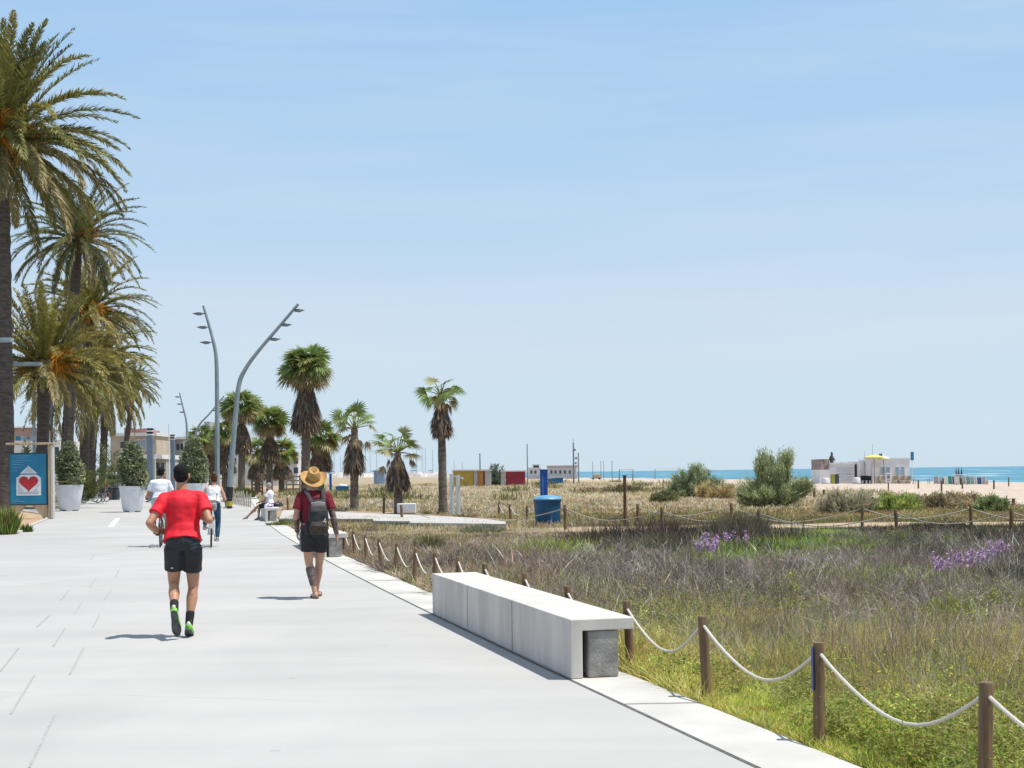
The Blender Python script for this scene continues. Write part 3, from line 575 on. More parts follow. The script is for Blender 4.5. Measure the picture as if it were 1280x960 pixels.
def washington(label, px, py_top, py_base, d, sk0, sk1, rsk, rtr, nleaf, rad, pet, seed, lean=0., spread=(-25, 80), sparse=False):
    """py_top = heart of the crown; sk0..sk1 = top and bottom of the skirt in photograph rows"""
    global rng; rng = np.random.default_rng(seed); random.seed(seed)
    b = P(px - lean, py_base, d); top = P(px, py_top, d).z - (z0 := zl(b.x, d) if b.x > joint(d) else 0.); lx = P(px, py_top, d).x - b.x
    t = thing('fan_palm', label, 'palm tree', (b.x, d, z0), 0, 'fan palms with dead leaf skirts')
    trunk(t, top, rtr * 1.08, rtr * .8, bark2, .05, 40, 12, (lx, 0))
    zt, zb = P(px, sk0, d).z - z0, P(px, sk1, d).z - z0; c = np.array((lx, 0, top)); acc = [[] for _ in range(7)]; st = MB()
    for i in range(nleaf):
        k = (i + .5) / nleaf; el = R_(spread[1] + (spread[0] - spread[1]) * k ** .9 + rng.normal(0, 7)); az = i * 2.39996 + rng.normal(0, .2)
        g = np.array((.165, .235, .065)) * rng.uniform(.7, 1.35)
        if rng.random() < .3: g = np.array((.19, .20, .055))
        if k > .82: g = g * .4 + np.array((.34, .25, .14)) * .6
        c0, o = fan(az, el, pet * rng.uniform(.75, 1.15), rad * rng.uniform(.85, 1.1), 19, c, R_(rng.uniform(15, 50)), R_(rng.uniform(85, 118)), g, acc)
        st.tube([c0, (c0 + o) / 2 + np.array((0, 0, .03)), o], [.03, .022, .015], 4, cap=False)
    strips('crown', *[np.concatenate(acc[q]) for q in (0, 1, 2, 5, 3, 6, 4)], palm_leaf, t, w0=.35, mid=.55)
    st.build('leaf_stalks', mat('fan_stalk', (.2, .19, .07), .6, .2, 4), t)
    # skirt: dead leaves hanging close round the trunk, widest in its lower half
    N = int(2600 * max(.5, (zt - zb) * rsk / 1.2)); f = rng.beta(1.2, 1.05, N); az = rng.uniform(0, 2 * math.pi, N)
    h = zt - zb; lump = .82 + .3 * vnoise(az * 1.3 + seed, f * 2.2, .6)
    prof = lambda q: np.interp(q, [0, .12, .4, .72, .93, 1.], [.30, .5, .82, 1., .93, .62])
    z = zt - f * h * .8; rr = rsk * prof(f * .8) * lump * np.sqrt(rng.uniform(.25, 1, N)); ctr = lx * np.clip(z / top, 0, 1) ** 1.4
    Rr = np.stack([ctr + np.cos(az) * rr * .8, np.sin(az) * rr * .8, z], 1)
    out = np.stack([np.cos(az), np.sin(az), np.zeros(N)], 1); D = unit(out * rng.uniform(.0, .4, N)[:, None] + np.array([[0, 0, -1.]]) + rng.normal(0, .13, (N, 3)))
    C = ccol((.145, .11, .085), N, .4, .06); C[rng.random(N) < .12] *= 1.7
    ll = np.minimum(rng.uniform(.3, .75, N) * h * .45, (z - zb) + h * .08 + rng.uniform(0, .1, N) * h)
    strips('skirt', Rr, D, np.maximum(ll, .12), .03, unit(np.cross(D, out)), .0, C, dead_leaf, t, w0=.5)
    s = MB(); q = [(.02, zt + .1)] + [(rsk * float(prof(k)) * .62, zt - k * h) for k in (.1, .3, .5, .7, .85)] + [(rtr * .8, zt - .88 * h)]
    n0 = len(s.v); s.lathe(q, 14, (lx * .75 if lx else 0, 0, 0)); s.build('skirt_core', mat('skirt_thatch', (.075, .055, .042), .95, .4, 9, .8, 18, c2=(.03, .022, .017), stretch=(1, 1, .15)), t, smooth=True)
    # loose dead leaves sticking out under the crown
    acc = [[] for _ in range(7)]
    for i in range(7 if sparse else 16):
        az = i * 2.4 + rng.normal(0, .3); el = R_(rng.uniform(-40, -8)); fan(az, el, pet * rng.uniform(.5, .9), rad * .75, 12, c - np.array((0, 0, .15)), R_(rng.uniform(20, 50)), R_(55), np.array((.34, .25, .15)) * rng.uniform(.6, 1.2), acc, True)
    strips('dead_fronds', *[np.concatenate(acc[q]) for q in (0, 1, 2, 5, 3, 6, 4)], dead_leaf, t, w0=.35)
    return t
washington('tallest fan palm with full crown and long brown skirt behind the straw hat man', 384, 461, 618, 100, 480, 541, 1.2, .33, 54, 1.25, 1.15, 31, 2)
washington('fan palm with few upright leaves and dark skirt, right of the straw hat man', 443, 536, 638, 64, 545, 594, .56, .19, 15, .55, .85, 32, 0, (5, 80), True)
washington('shortest fan palm with a wide dark skirt, standing by the white stone block', 497, 566, 643, 57, 570, 615, .59, .17, 17, .52, .8, 33, -1, (0, 75), True)
washington('slender fan palm standing alone on the right behind the two shower posts', 551, 494, 642, 57, 501, 548, .5, .17, 17, .5, .62, 34, -3, (-28, 75), True)
washington('fan palm behind the leaning lamp post with a dense green crown', 302, 510, 612, 112, 530, 568, 1.0, .27, 40, 1.1, .95, 35)
washington('fan palm with a dark pointed skirt between the lamp post and the tall palm', 337, 528, 612, 116, 545, 578, 1.0, .27, 38, 1.1, .9, 36)
washington('fan palm half hidden behind the tallest fan palm, its dark skirt on the right', 401, 549, 617, 112, 556, 590, 1.15, .27, 38, 1.1, .95, 37)
washington('low fan palm with a pale thatched skirt left of the tallest fan palm', 352, 566, 612, 128, 577, 600, 1.2, .27, 34, 1.1, .9, 38)
washington('fan palm in the shaded row behind the two lamp posts, low crown', 322, 565, 611, 138, 574, 600, 1.2, .3, 34, 1.1, .9, 39)
washington('fan palm directly behind the upright lamp post', 281, 543, 610, 140, 553, 592, 1.25, .3, 36, 1.1, .9, 40)
washington('small distant green fan palm above the third white planter', 250, 548, 609, 165, 560, 582, 1.2, .3, 34, 1.2, 1., 41)
washington('distant fan palm between the small lamp and the upright lamp post', 264, 556, 609, 172, 566, 588, 1.2, .3, 34, 1.2, 1., 42)
# ================================================================ BUSHES AND TREES
stemm = mat('shrub_stem', (.10, .075, .055), .9, .3, 10, .4, 30)
def feathery(name, label, cat, px, d, lobes, colr, seed, py=635, dens=1.0, lw=.013):
    """tamarisk-like bush; lobes: (dx, z, rx, rz) clumps of fine upright sprays round real branches"""
    global rng; rng = np.random.default_rng(seed); random.seed(seed)
    b = P(px, py, d); z0 = zl(b.x, d); t = thing(name, label, cat, (b.x, d, z0)); st = MB(); Rs, Ds, Ls, Cs = [], [], [], []
    for (dx, z, rx, rz) in lobes:
        nb = int(34 * dens)
        for k in range(nb):
            q = rdir(1)[0] * rng.random() ** .45; tip = np.array((dx + q[0] * rx, q[1] * rx * .9, z + q[2] * rz)); root = np.array((dx * .15 + rng.normal(0, .1), rng.normal(0, .1), 0.02))
            mid = root * .45 + tip * .55 + np.array((0, 0, -.12 * abs(z)))
            if k % 2 == 0: st.tube([root, mid, tip], [.028, .016, .006], 4, cap=False)
            n = int(95 * dens); f = rng.uniform(.25, 1.12, n)[:, None]; pp = mid * (1 - f) + tip * f + rng.normal(0, .10 * rx ** .5, (n, 3)); dv = unit((tip - mid)[None, :])
            D = unit(dv * .6 + np.array([[0, 0, .6]]) + rdir(n) * .75); Rs.append(pp); Ds.append(D); Ls.append(rng.uniform(.09, .24, n)); Cs.append(ccol(np.array(colr) * rng.uniform(.6, 1.5), n, .25))
    Rr = np.concatenate(Rs); D = np.concatenate(Ds); Rr[:, 2] = np.maximum(Rr[:, 2], .02)
    strips('foliage', Rr, D, np.concatenate(Ls), lw, side(D), .1, np.concatenate(Cs), leaf, t)
    st.build('stem', stemm, t); return t
feathery('tamarisk_tree', 'tall airy green tamarisk tree standing between the path and the sea', 'tree', 966, 60, [(-.35, 1.9, .42, .55), (.55, 2.05, .34, .5), (.15, 1.55, .6, .5), (-.75, .75, .75, .6), (.0, .8, .8, .7), (.75, .8, .8, .6), (1.35, .9, .35, .3), (-1.1, .5, .5, .4)], (.31, .35, .18), 51, 635, 1.)
feathery('tamarisk_bush', 'round green tamarisk bush left of the straw coloured shrub', 'bush', 868, 84, [(-.7, 1.0, .8, .75), (.35, 1.1, .9, .8), (-.1, .5, 1.3, .5), (1.2, .8, .55, .5), (-1.1, .5, .55, .5), (.0, 1.6, .5, .5)], (.26, .31, .17), 52, 624, 1.1, .016)
feathery('straw_shrub', 'golden straw coloured shrub between the two green tamarisks', 'bush', 893, 78, [(-.3, .45, .8, .5), (.6, .4, .75, .45)], (.45, .35, .17), 53, 629, 1.1, .016)
feathery('conifer_bush', 'dark green bush in front of the coloured beach huts', 'bush', 616, 172, [(-1.2, .8, 1.3, .9), (.3, 1.4, 1.2, 1.5), (.6, .8, 1.2, .9)], (.16, .21, .14), 54, 612, 1., .045)
feathery('grey_shrub', 'rounded dark shrub on the bank just left of the middle rope posts', 'bush', 1062, 52, [(-.5, .4, .7, .45), (.35, .42, .7, .45)], (.36, .33, .22), 55, 642, 1., .012)
for k, (px, d, w, c, lab) in enumerate(((1112, 54, 1.0, (.30, .36, .10), 'yellow green shrub on the bank behind the middle rope'), (1165, 55, .9, (.36, .31, .18), 'olive dry shrub on the bank below the beach bar'), (1203, 56, .8, (.42, .34, .2), 'straw tipped shrub ending the bank on the right'),
                                        (1240, 52, .45, (.24, .29, .12), 'small dark green shrub between two far rope posts at right'), (830, 70, .5, (.2, .2, .1), 'low grey green tuft left of the round tamarisk bush'), (780, 105, 1.1, (.22, .19, .11), 'low dark mound of shrub on sand near the goal posts'))):
    feathery('dune_shrub', lab, 'bush', px, d, [(-w * .6, .22, w * .75, .3), (w * .5, .25, w * .8, .32), (0, .32, w * .5, .26)], c, 60 + k, 645, .9, .013 + .0001 * d)
def leafy(parent, c, r, N, colr, size, name='foliage', shape=1.):
    d = rdir(N); k = rng.uniform(.45, 1.04, N) ** .5; lump = .70 + .55 * vnoise(d[:, 0] * 2 + 3 + c[2], d[:, 2] * 2 + d[:, 1], .33)
    Rr = np.array(c) + d * (k * lump)[:, None] * np.array(r); taper = 1 - .25 * np.clip((Rr[:, 2:3] - c[2]) / r[2], 0, 1) * shape; Rr[:, :2] = np.array(c)[:2] + (Rr[:, :2] - np.array(c)[:2]) * taper
    D = unit(d * .6 + rdir(N) * .8 + np.array([[0, 0, .3]]))
    return strips(name, Rr, D, rng.uniform(.7, 1.3, N) * size, size * .2, side(D), .15, ccol(colr, N, .35), leaf, parent, w0=.5)
planterm = mat('planter_white', (.66, .67, .70), .55, .05, 3)
def planter(label, px, base, d=None, w=1.32, h=1.22, seed=1, bh=1.75):
    global rng; rng = np.random.default_rng(seed); g = G(px, base)
    t = thing('planter', label, 'planter', (g.x, g.y, .004), 0, 'white planters with bushes')
    s = MB(); r0, r1 = w * .36, w * .5
    s.lathe([(.02, .05), (r0 * .96, .05), (r0, .08), (r1, h - .03), (r1, h), (r1 - .06, h), (r1 - .07, h - .1), (.02, h - .1)], 36)
    for k in range(5): a = k * 1.257; s.box((math.cos(a) * r0 * .8, math.sin(a) * r0 * .8, .03), (.14, .1, .06), a)
    s.build('pot', planterm, t, smooth=True)
    s = MB(); s.lathe([(.01, h - .085), (r1 - .075, h - .085)], 20); s.build('soil', dirt, t)
    leafy(t, (0, 0, h + bh * .5), (.60 if bh < 2 else .66, .6, bh * .56), 4600, (.19, .22, .125), .15)
    leafy(t, (.25, -.1, h + bh * .25), (.5, .5, bh * .32), 1500, (.26, .28, .16), .14, 'low_foliage')
    s = MB()
    for k in range(5): s.tube([(random.uniform(-.1, .1), random.uniform(-.1, .1), h - .1), (random.uniform(-.3, .3), random.uniform(-.3, .3), h + bh * .75)], [.025, .008], 5)
    s.build('stem', stemm, t); return t
planter('white planter with dark bush just right of the blue poster panel', 87, 638.5, w=1.36, h=1.28, seed=71, bh=1.9)
planter('white planter with dark bush to the left of the cyclist in white', 165.5, 640, w=1.2, h=1.2, seed=72, bh=1.85)
planter('white planter with pale green bush half hidden behind the jogger', 243, 634, w=1.5, h=1.25, seed=73, bh=2.2)
# ================================================================ GRASSES AND SCRUB OF THE DUNE FIELD
rng = np.random.default_rng(99)
blade = leafmat('field_blade', .45, .85, .15)
def wedge(N, y0, y1, p=1.6, xl=None, xr=None, off=.62):
    """roots spread over the field right of the edge strip, thinning out with distance"""
    u = rng.random(N)
    y = (y0 ** (1 - p) + u * (y1 ** (1 - p) - y0 ** (1 - p))) ** (1 / (1 - p))
    a = joint(np.minimum(y, 130)) + off if xl is None else xl * y; b = (.385 if xr is None else xr) * y + 1.2
    x = a + (b - a) * rng.random(N); return x, y
def keep(x, y, grow=0.):
    k = (pathmask(x, y) < .45) & (beach_mask(x, y) < .5)
    u = x * FPX / y                                      # clear of the walkway slab
    wk = (x < 4.2) & (y > 45.5 - x * .1) & (y < 67) & (u < 130) & (y > np.interp(x, [-20, -9.5, -4, 0, 2.5], [53, 53, 49.5, 46.5, 44.5])) & (y < np.interp(x, [-20, -7.5, -2.5, 0, 2.5], [70, 64, 55.5, 50, 46.5]))
    return k & ~wk
def field(name, N, y0, y1, p, prob, h, w, colr, lean=.45, droop=.25, xl=None, xr=None, mix=None, cl=0, clr=.15, off=.62, var=.3, zup=1., mid=.5, zr=0., mound=0., bl=None):
    x, y = wedge(N, y0, y1, p, xl, xr, off)
    if cl:                                  # gather into tufts
        cx, cy = wedge(max(1, N // cl), y0, y1, p, xl, xr, off); i = rng.integers(0, len(cx), N); x = cx[i] + rng.normal(0, clr, N); y = cy[i] + rng.normal(0, clr, N); x = np.maximum(x, joint(np.minimum(y, 130)) + off)
        hk = rng.uniform(.5, 1.35, len(cx))[i]; ck = (np.exp(rng.normal(0, .28, len(cx)))[:, None] * (1 + rng.normal(0, .10, (len(cx), 3))))[i]
    else: hk = np.ones(N); ck = np.ones((N, 1))
    m = keep(x, y) & (rng.random(N) < prob(x, y)); x, y = x[m], y[m]; n = len(x); hk = hk[m]; ck = ck[m]
    z = zland(x, y); D = unit(np.concatenate([rng.normal(0, lean, (n, 2)), np.full((n, 1), zup)], 1))
    C = ccol(colr, n, var)
    if mix is not None:
        pz = sstep(.35, .65, fbm(y + 7, x, 1.4)); q = rng.random(n) < mix[1] * 2 * pz; C[q] = ccol(mix[0], int(q.sum()), var)
    C = np.clip(C * ck * (.72 + .56 * fbm(x, y, .9))[:, None], .005, .85)
    l = h * rng.uniform(.5, 1.2, n) * (hk if not zr else 1.) * (1 - .66 * sstep(31, 36, y) * (y < 41)); l = l * (1 - mound + mound * 2.1 * sstep(.34, .66, fbm(x + 31, y * .7, 2.1))); wd = w * (1 + np.maximum(0, np.minimum(y, 75) - 9) * .055) * rng.uniform(.7, 1.3, n)
    zo = rng.random(n) ** .8 * zr * hk if zr else 0.
    return strips(name, np.stack([x, y, z - .01 + zo], 1), D, l, wd, side(D), droop, C, bl or blade, w0=.6, mid=mid)
scrub_m = leafmat('scrub_twig', .08, .9, .1)
def stuff(o, label, cat): tag(o, label, cat, kind='stuff')
zn = lambda x, y, s, a, b: sstep(a, b, fbm(x, y, s))
left = lambda x, y: 1 - sstep(-.01, .08, x / y)          # the straw coloured left part of the field
near = lambda x, y: 1 - sstep(15.5, 20.5, y + (fbm(x, y, 3.) - .5) * 8)
scrubz = lambda x, y: sstep(14.2, 18.5, y + (fbm(x, y, 2.5) - .5) * 7)
def spots(x, y, pts): return np.max([np.exp(-((x - c.x) / rx) ** 2 - ((y - c.y) / ry) ** 2) for c, rx, ry in pts], 0)
GP = [(G(885, 668), 1.3, 2.4), (G(840, 676), .9, 1.8), (G(1040, 664), 1.7, 1.6), (G(975, 690), 1.6, 1.6), (G(700, 688), .8, 1.6), (G(1100, 735), .8, 1.), (G(925, 700), .9, 1.2)]
stuff(field('green_grass', 260000, 5.5, 23, 1.35, lambda x, y: near(x, y) * (.25 + .75 * zn(x, y, 1.6, .38, .58)), .12, .0019, (.46, .54, .11), .5, .35, mix=((.52, .47, .15), .3), cl=9, clr=.05), 'short bright green grass growing along the white edge strip', 'grass')
stuff(field('yellow_weeds', 260000, 5.8, 27, 1.25, lambda x, y: (1 - sstep(18, 27, y)) * zn(x, y, 2.1, .30, .5), .19, .0022, (.54, .52, .14), .55, .25, mix=((.55, .47, .16), .35), cl=26, clr=.10, mound=.6), 'yellow green weeds in the near field', 'weeds')
stuff(field('red_weeds', 50000, 5.8, 17, 1.6, lambda x, y: zn(x, y + 30, 1.3, .46, .58) * near(x, y), .09, .0024, (.42, .21, .10), .7, .3, mix=((.45, .34, .15), .4), cl=20, clr=.12), 'low reddish brown weeds near the rope', 'weeds')
stuff(field('dead_twigs', 50000, 6, 25, 1.5, lambda x, y: sstep(.0, 1.1, x - joint(y) - .75) * (.3 + .7 * zn(x, y, 2.2, .42, .58)), .34, .0013, (.26, .195, .135), .38, .12, mix=((.46, .40, .31), .4), cl=14, clr=.16, mound=.6, zup=1.), 'thin dead twigs among the weeds', 'twigs')
stuff(field('leafy_weeds', 110000, 5.8, 25, 1.3, lambda x, y: (1 - sstep(17, 24, y)) * zn(x, y + 3, 1.7, .52, .66), .028, .0052, (.27, .31, .06), .9, .1, mix=((.36, .33, .08), .35), cl=90, clr=.10, zup=.5, zr=.30), 'small leaved yellow green weeds among the dead twigs', 'weeds')
stuff(field('grey_herbs', 40000, 6.2, 26, 1.4, lambda x, y: zn(x + 11, y, 1.9, .5, .62), .034, .0042, (.25, .27, .15), .9, .1, mix=((.33, .29, .2), .3), cl=70, clr=.14, zup=.6, zr=.26), 'dull grey green herbs in the near field', 'herbs')
stuff(field('dead_scrub', 260000, 14, 39, 1.2, lambda x, y: scrubz(x, y) * (1 - .9 * spots(x, y, GP)) * (.3 + .7 * zn(x, y, 1.5, .3, .55)) * (1 - .93 * left(x, y) * (1 - sstep(.62, .5, fbm(x, y, 3.)))), .36, .0013, (.27, .225, .195), .8, .1, mix=((.08, .062, .054), .4), cl=34, clr=.22, mound=.75, bl=scrub_m, zup=.5), 'grey brown dead scrub across the middle of the field', 'scrub')
stuff(field('pale_sticks', 14000, 13, 29, 1.4, lambda x, y: scrubz(x, y) * (1 - .6 * left(x, y)), .5, .0030, (.55, .49, .42), 1.1, .2, cl=10, clr=.25, bl=scrub_m, zup=.5), 'bleached bent sticks in the dead scrub', 'twigs')
stuff(field('scrub_grass', 80000, 14, 39, 1.3, lambda x, y: zn(x, y + 9, 3.2, .46, .6), .22, .0022, (.28, .31, .08), .45, .2, mix=((.27, .24, .09), .4), cl=24, clr=.15), 'green undergrowth between the dead scrub', 'grass')
stuff(field('bright_patch', 80000, 27, 39, 1.1, lambda x, y: sstep(.47, .54, fbm(x, y, 4.5)) * sstep(.06, .12, x / y), .22, .0026, (.20, .29, .04), .35, .2, cl=30, clr=.18), 'bright green patches of grass before the sandy path', 'grass')
stuff(field('lush_grass', 110000, 18, 39, 1.1, lambda x, y: spots(x, y, GP), .40, .0028, (.30, .42, .06), .35, .25, cl=22, clr=.14), 'lush bright green grass in damp hollows before the sandy path', 'grass')
def shrubs(name, N, y0, y1, p, prob, size, cols, w, nb=16, ns=6, bl=None, leafc=None, el=(8, 75)):
    """many small branching shrubs: stiff branches from one foot, each with side twigs (and leaves)"""
    x, y = wedge(N, y0, y1, p, off=.85); m = keep(x, y) & (rng.random(N) < prob(x, y)); x, y = x[m], y[m]; n = len(x)
    sz = size * rng.uniform(.55, 1.35, n); base = np.stack([x, y, zland(x, y)], 1); c = np.array(cols)[rng.integers(0, len(cols), n)] * np.exp(rng.normal(0, .2, (n, 1)))
    k = np.repeat(np.arange(n), nb); az = rng.uniform(0, 2 * math.pi, n * nb); e = np.radians(rng.uniform(el[0], el[1], n * nb)); D = np.stack([np.cos(az) * np.cos(e), np.sin(az) * np.cos(e), np.sin(e)], 1)
    Lb = sz[k] * rng.uniform(.6, 1.1, n * nb); wd = w * (1 + np.maximum(0, y - 9) * .05); A = [(base[k], D, Lb, wd[k], c[k])]
    j = np.repeat(np.arange(n * nb), ns); f = rng.uniform(.3, 1, len(j))[:, None]; r2 = base[k][j] + D[j] * (Lb[j][:, None] * f * .92) - np.array([[0, 0, 1.]]) * (.06 * Lb[j][:, None] * f ** 2)
    D2 = unit(D[j] * .8 + rdir(len(j)) * .75 + np.array([[0, 0, .25]])); A.append((r2, D2, sz[k][j] * rng.uniform(.15, .4, len(j)), wd[k][j] * .8, c[k][j] * rng.uniform(.8, 1.3, (len(j), 1))))
    if leafc is not None:
        q = np.repeat(np.arange(len(j)), 3); r3 = r2[q] + D2[q] * (A[1][2][q] * rng.uniform(.1, 1, len(q)))[:, None]; A.append((r3, rdir(len(q), -.2), rng.uniform(.018, .04, len(q)), np.full(len(q), .0045) * (1 + np.maximum(0, y[k][j][q] - 9) * .04), ccol((1, 1, 1), len(q), .2) * np.array(leafc)[rng.integers(0, len(leafc), n)][k][j][q]))
    Z = [np.concatenate([a[t] for a in A]) for t in range(5)]
    return strips(name, Z[0], Z[1], Z[2], Z[3], side(Z[1]), .12, Z[4], bl or blade, w0=.8)
stuff(shrubs('dead_shrubs', 1500, 12.5, 31, 1.25, lambda x, y: np.clip(scrubz(x, y) + .12, 0, 1) * (1 - .75 * left(x, y)) * (1 - spots(x, y, GP)), .46, [(.30, .26, .235), (.21, .175, .155), (.14, .115, .10), (.42, .37, .32), (.25, .20, .16)], .0016, bl=scrub_m), 'tangled grey dead shrubs in the middle of the field', 'scrub')
stuff(shrubs('green_shrubs', 520, 7, 22, 1.3, lambda x, y: near(x, y) * (.3 + .7 * zn(x, y + 5, 2., .4, .6)), .26, [(.24, .20, .09), (.30, .26, .10), (.2, .15, .09)], .0011, nb=12, ns=5, leafc=[(.50, .55, .14), (.44, .45, .16), (.60, .55, .20), (.34, .42, .12)], el=(25, 88)), 'small yellow green leafy shrubs behind the rope fence', 'weeds')
stuff(field('dark_rushes', 100000, 28, 39.2, 1.1, lambda x, y: sstep(.42, .54, fbm(x + 50, y, 5.)) * sstep(.02, .1, x / y), .38, .0024, (.11, .08, .065), .38, .08, mix=((.095, .10, .05), .35), cl=60, clr=.20, mound=.6, bl=scrub_m, zup=1.1), 'dark brown rushes in front of the sandy path', 'rushes')
stuff(field('straw_left', 220000, 14, 54, 1.25, lambda x, y: left(x, y) * (.35 + .65 * zn(x, y, 2.2, .36, .55)), .30, .0022, (.50, .40, .25), .42, .3, xr=.10, mix=((.26, .24, .09), .3), cl=20, clr=.14), 'tan straw grass beside the promenade', 'grass')
stuff(field('heath_left', 70000, 20, 44, 1.2, lambda x, y: left(x, y) * zn(x + 20, y, 3., .48, .6), .30, .0020, (.23, .17, .145), .7, .15, xr=.12, cl=40, clr=.22), 'brown heathery scrub behind the rope posts', 'scrub')
stuff(field('meadow', 150000, 43, 74, 1.3, lambda x, y: np.full_like(x, 1.), .20, .0030, (.21, .18, .085), .45, .25, mix=((.36, .28, .14), .45), cl=26, clr=.25), 'olive and brown meadow behind the sandy path', 'grass')
stuff(field('green_meadow', 34000, 43.5, 60, 1.2, lambda x, y: zn(x, y, 6., .5, .6), .18, .0032, (.21, .25, .055), .4, .25, cl=40, clr=.3), 'green patches behind the rope of the sandy path', 'grass')
stuff(field('straw_meadow', 330000, 54, 210, 1.2, lambda x, y: sstep(52, 64, y + (fbm(x, y, 6.) - .5) * 10), .32, .0034, (.66, .52, .36), .4, .3, mix=((.36, .30, .16), .35), cl=30, clr=.5), 'dry straw meadow stretching to the beach', 'grass')
stuff(field('far_bushes', 26000, 75, 230, 1.2, lambda x, y: zn(x, y, 9., .56, .64) * (1 - sstep(.12, .2, x / y)), .8, .006, (.18, .18, .08), .45, .15, cl=160, clr=.8), 'scattered olive bushes far out in the straw meadow', 'bushes')
# single plants
def tuft(name, label, cat, px, py, N, h, spread, colr, wd, lean=.3, mixc=None, seed=1, droop=.1, grp=None):
    global rng; rng = np.random.default_rng(seed); g = G(px, py); z0 = zl(g.x, g.y); r = np.sqrt(rng.random(N)) * spread; a = rng.uniform(0, 2 * math.pi, N)
    Rr = np.stack([r * np.cos(a), r * np.sin(a), np.full(N, -.02)], 1); D = unit(np.stack([np.cos(a) * r / spread * lean + rng.normal(0, .12, N), np.sin(a) * r / spread * lean + rng.normal(0, .12, N), np.ones(N)], 1))
    C = ccol(colr, N, .3)
    if mixc: q = rng.random(N) < .4; C[q] = ccol(mixc, int(q.sum()), .3)
    hh = h * (1 - .35 * (r / spread) ** 2) * rng.uniform(.6, 1.1, N)
    return tag(strips(name, Rr, D, hh, wd, side(D), droop, C, blade, None, (g.x, g.y, z0)), label, cat, grp)
tuft('rush_clump', 'tall dark rush clump against the sandy path left of centre right post', 'plant', 925, 668, 1500, .85, .55, (.19, .15, .11), .006, .6, (.14, .14, .07), 1)
tuft('rush_clump', 'dark brown rush clump standing just below the middle of the path on the right', 'plant', 1145, 706, 900, .60, .50, (.17, .13, .10), .005, .7, (.13, .12, .07), 2)
tuft('rush_clump', 'grey green spiky clump left of the purple flowers', 'plant', 818, 690, 1300, .6, .45, (.19, .19, .10), .005, .6, (.15, .13, .09), 3)
tuft('rush_clump', 'dark spiky clump beside the grey green one, below the tall rusty post', 'plant', 775, 690, 1300, .55, .42, (.17, .14, .11), .005, .6, (.13, .12, .07), 4)
tuft('rush_clump', 'grey green low shrub before the walkway, left of the blue bin', 'plant', 603, 664, 1500, .34, .55, (.25, .26, .17), .009, .9, None, 5)
tuft('rush_clump', 'green reed tuft among the straw behind the rope posts', 'plant', 535, 690, 500, .6, .3, (.15, .16, .04), .007, .35, (.2, .17, .07), 6)
tuft('weed_tuft', 'bright green weed tuft in the soil at the left photo edge', 'plant', 8, 668, 620, 1.05, .26, (.24, .31, .08), .02, .22, (.2, .19, .06), 7)
tuft('weed_tuft', 'small weed at the corner of the soil bed', 'plant', 32.5, 665, 120, .42, .14, (.1, .14, .03), .018, .4, None, 8)
tuft('weed_tuft', 'dry weed growing from the joint of the edge strip in front', 'plant', 881, 892, 420, .065, .19, (.26, .15, .07), .0035, 2.2, (.2, .2, .04), 9)
tuft('weed_tuft', 'small weed on the edge strip behind the far end of the long bench', 'plant', 512, 737, 260, .06, .24, (.14, .17, .04), .006, 2.2, (.3, .22, .1), 10)
tuft('weed_tuft', 'weed on the edge strip near the backpack man, closest to bench', 'plant', 427, 702.5, 200, .05, .24, (.15, .13, .05), .008, 2.2, None, 11)
tuft('weed_tuft', 'weed halfway along the edge strip between the two benches', 'plant', 479, 722.5, 220, .08, .2, (.14, .15, .05), .007, 2., None, 12)
tuft('weed_tuft', 'yellow green bushy weed in the scrub near the right photo edge', 'plant', 1185, 776, 700, .42, .2, (.26, .28, .03), .006, .5, None, 13)
tuft('weed_tuft', 'dark green shrub behind the right purple flowers', 'plant', 1262, 735, 1400, .5, .55, (.085, .115, .055), .008, .8, (.06, .08, .04), 14)
tuft('weed_tuft', 'dark green leafy plant under the left purple flowers', 'plant', 945, 694, 1200, .42, .7, (.09, .13, .05), .008, .8, (.07, .09, .04), 15)
tuft('weed_tuft', 'tall grass at the foot of the leaning lamp post', 'plant', 301, 622, 700, 1.1, 1., (.16, .17, .06), .03, .4, None, 16)
tuft('weed_tuft', 'green grass at the near corner of the distant bench', 'plant', 358, 656, 500, .3, .6, (.15, .17, .05), .014, .8, None, 17)
def flowers(label, row, seed):
    global rng; rng = np.random.default_rng(seed); c = G(*row[len(row) // 2]); z0 = zl(c.x, c.y); t = thing('purple_flowers', label, 'flowers', (c.x, c.y, z0))
    for (px, py) in row:
        g = G(px, py + 14); n = 24
        for k in range(3):
            r0 = np.array((g.x - c.x + rng.normal(0, .05), g.y - c.y + rng.normal(0, .2), 0)); h = rng.uniform(.32, .48); zz = np.linspace(.64, 1, n) * h
            if k == 0: s = MB(); s.tube([tuple(r0), tuple(r0 + np.array((.02, 0, h)))], .006, 4); s.build('stem', mat('flower_stem', (.06, .09, .03), .7, .2, 9), t)
            D = unit(rdir(n) + np.array([[0, -.2, .2]])); strips('flower_spike', r0 + np.stack([rng.normal(0, .015, n), rng.normal(0, .015, n), zz], 1), D, rng.uniform(.02, .045, n), .014, side(D), .2, ccol((.47, .30, .48), n, .3, .05), leaf, t)
    return t
flowers('clump of purple flower spikes at left, below the dark rush clump', [(868, 684), (873, 690), (880, 683), (886, 690), (893, 681), (899, 687), (908, 680), (918, 677), (928, 676), (935, 672), (882, 678), (890, 692)], 3)
flowers('row of purple flower spikes near the right edge of the photo', [(1172, 726), (1180, 722), (1188, 724), (1196, 718), (1204, 720), (1212, 714), (1218, 716), (1226, 708), (1234, 708), (1242, 702), (1250, 698), (1256, 696), (1200, 712), (1222, 712)], 4)
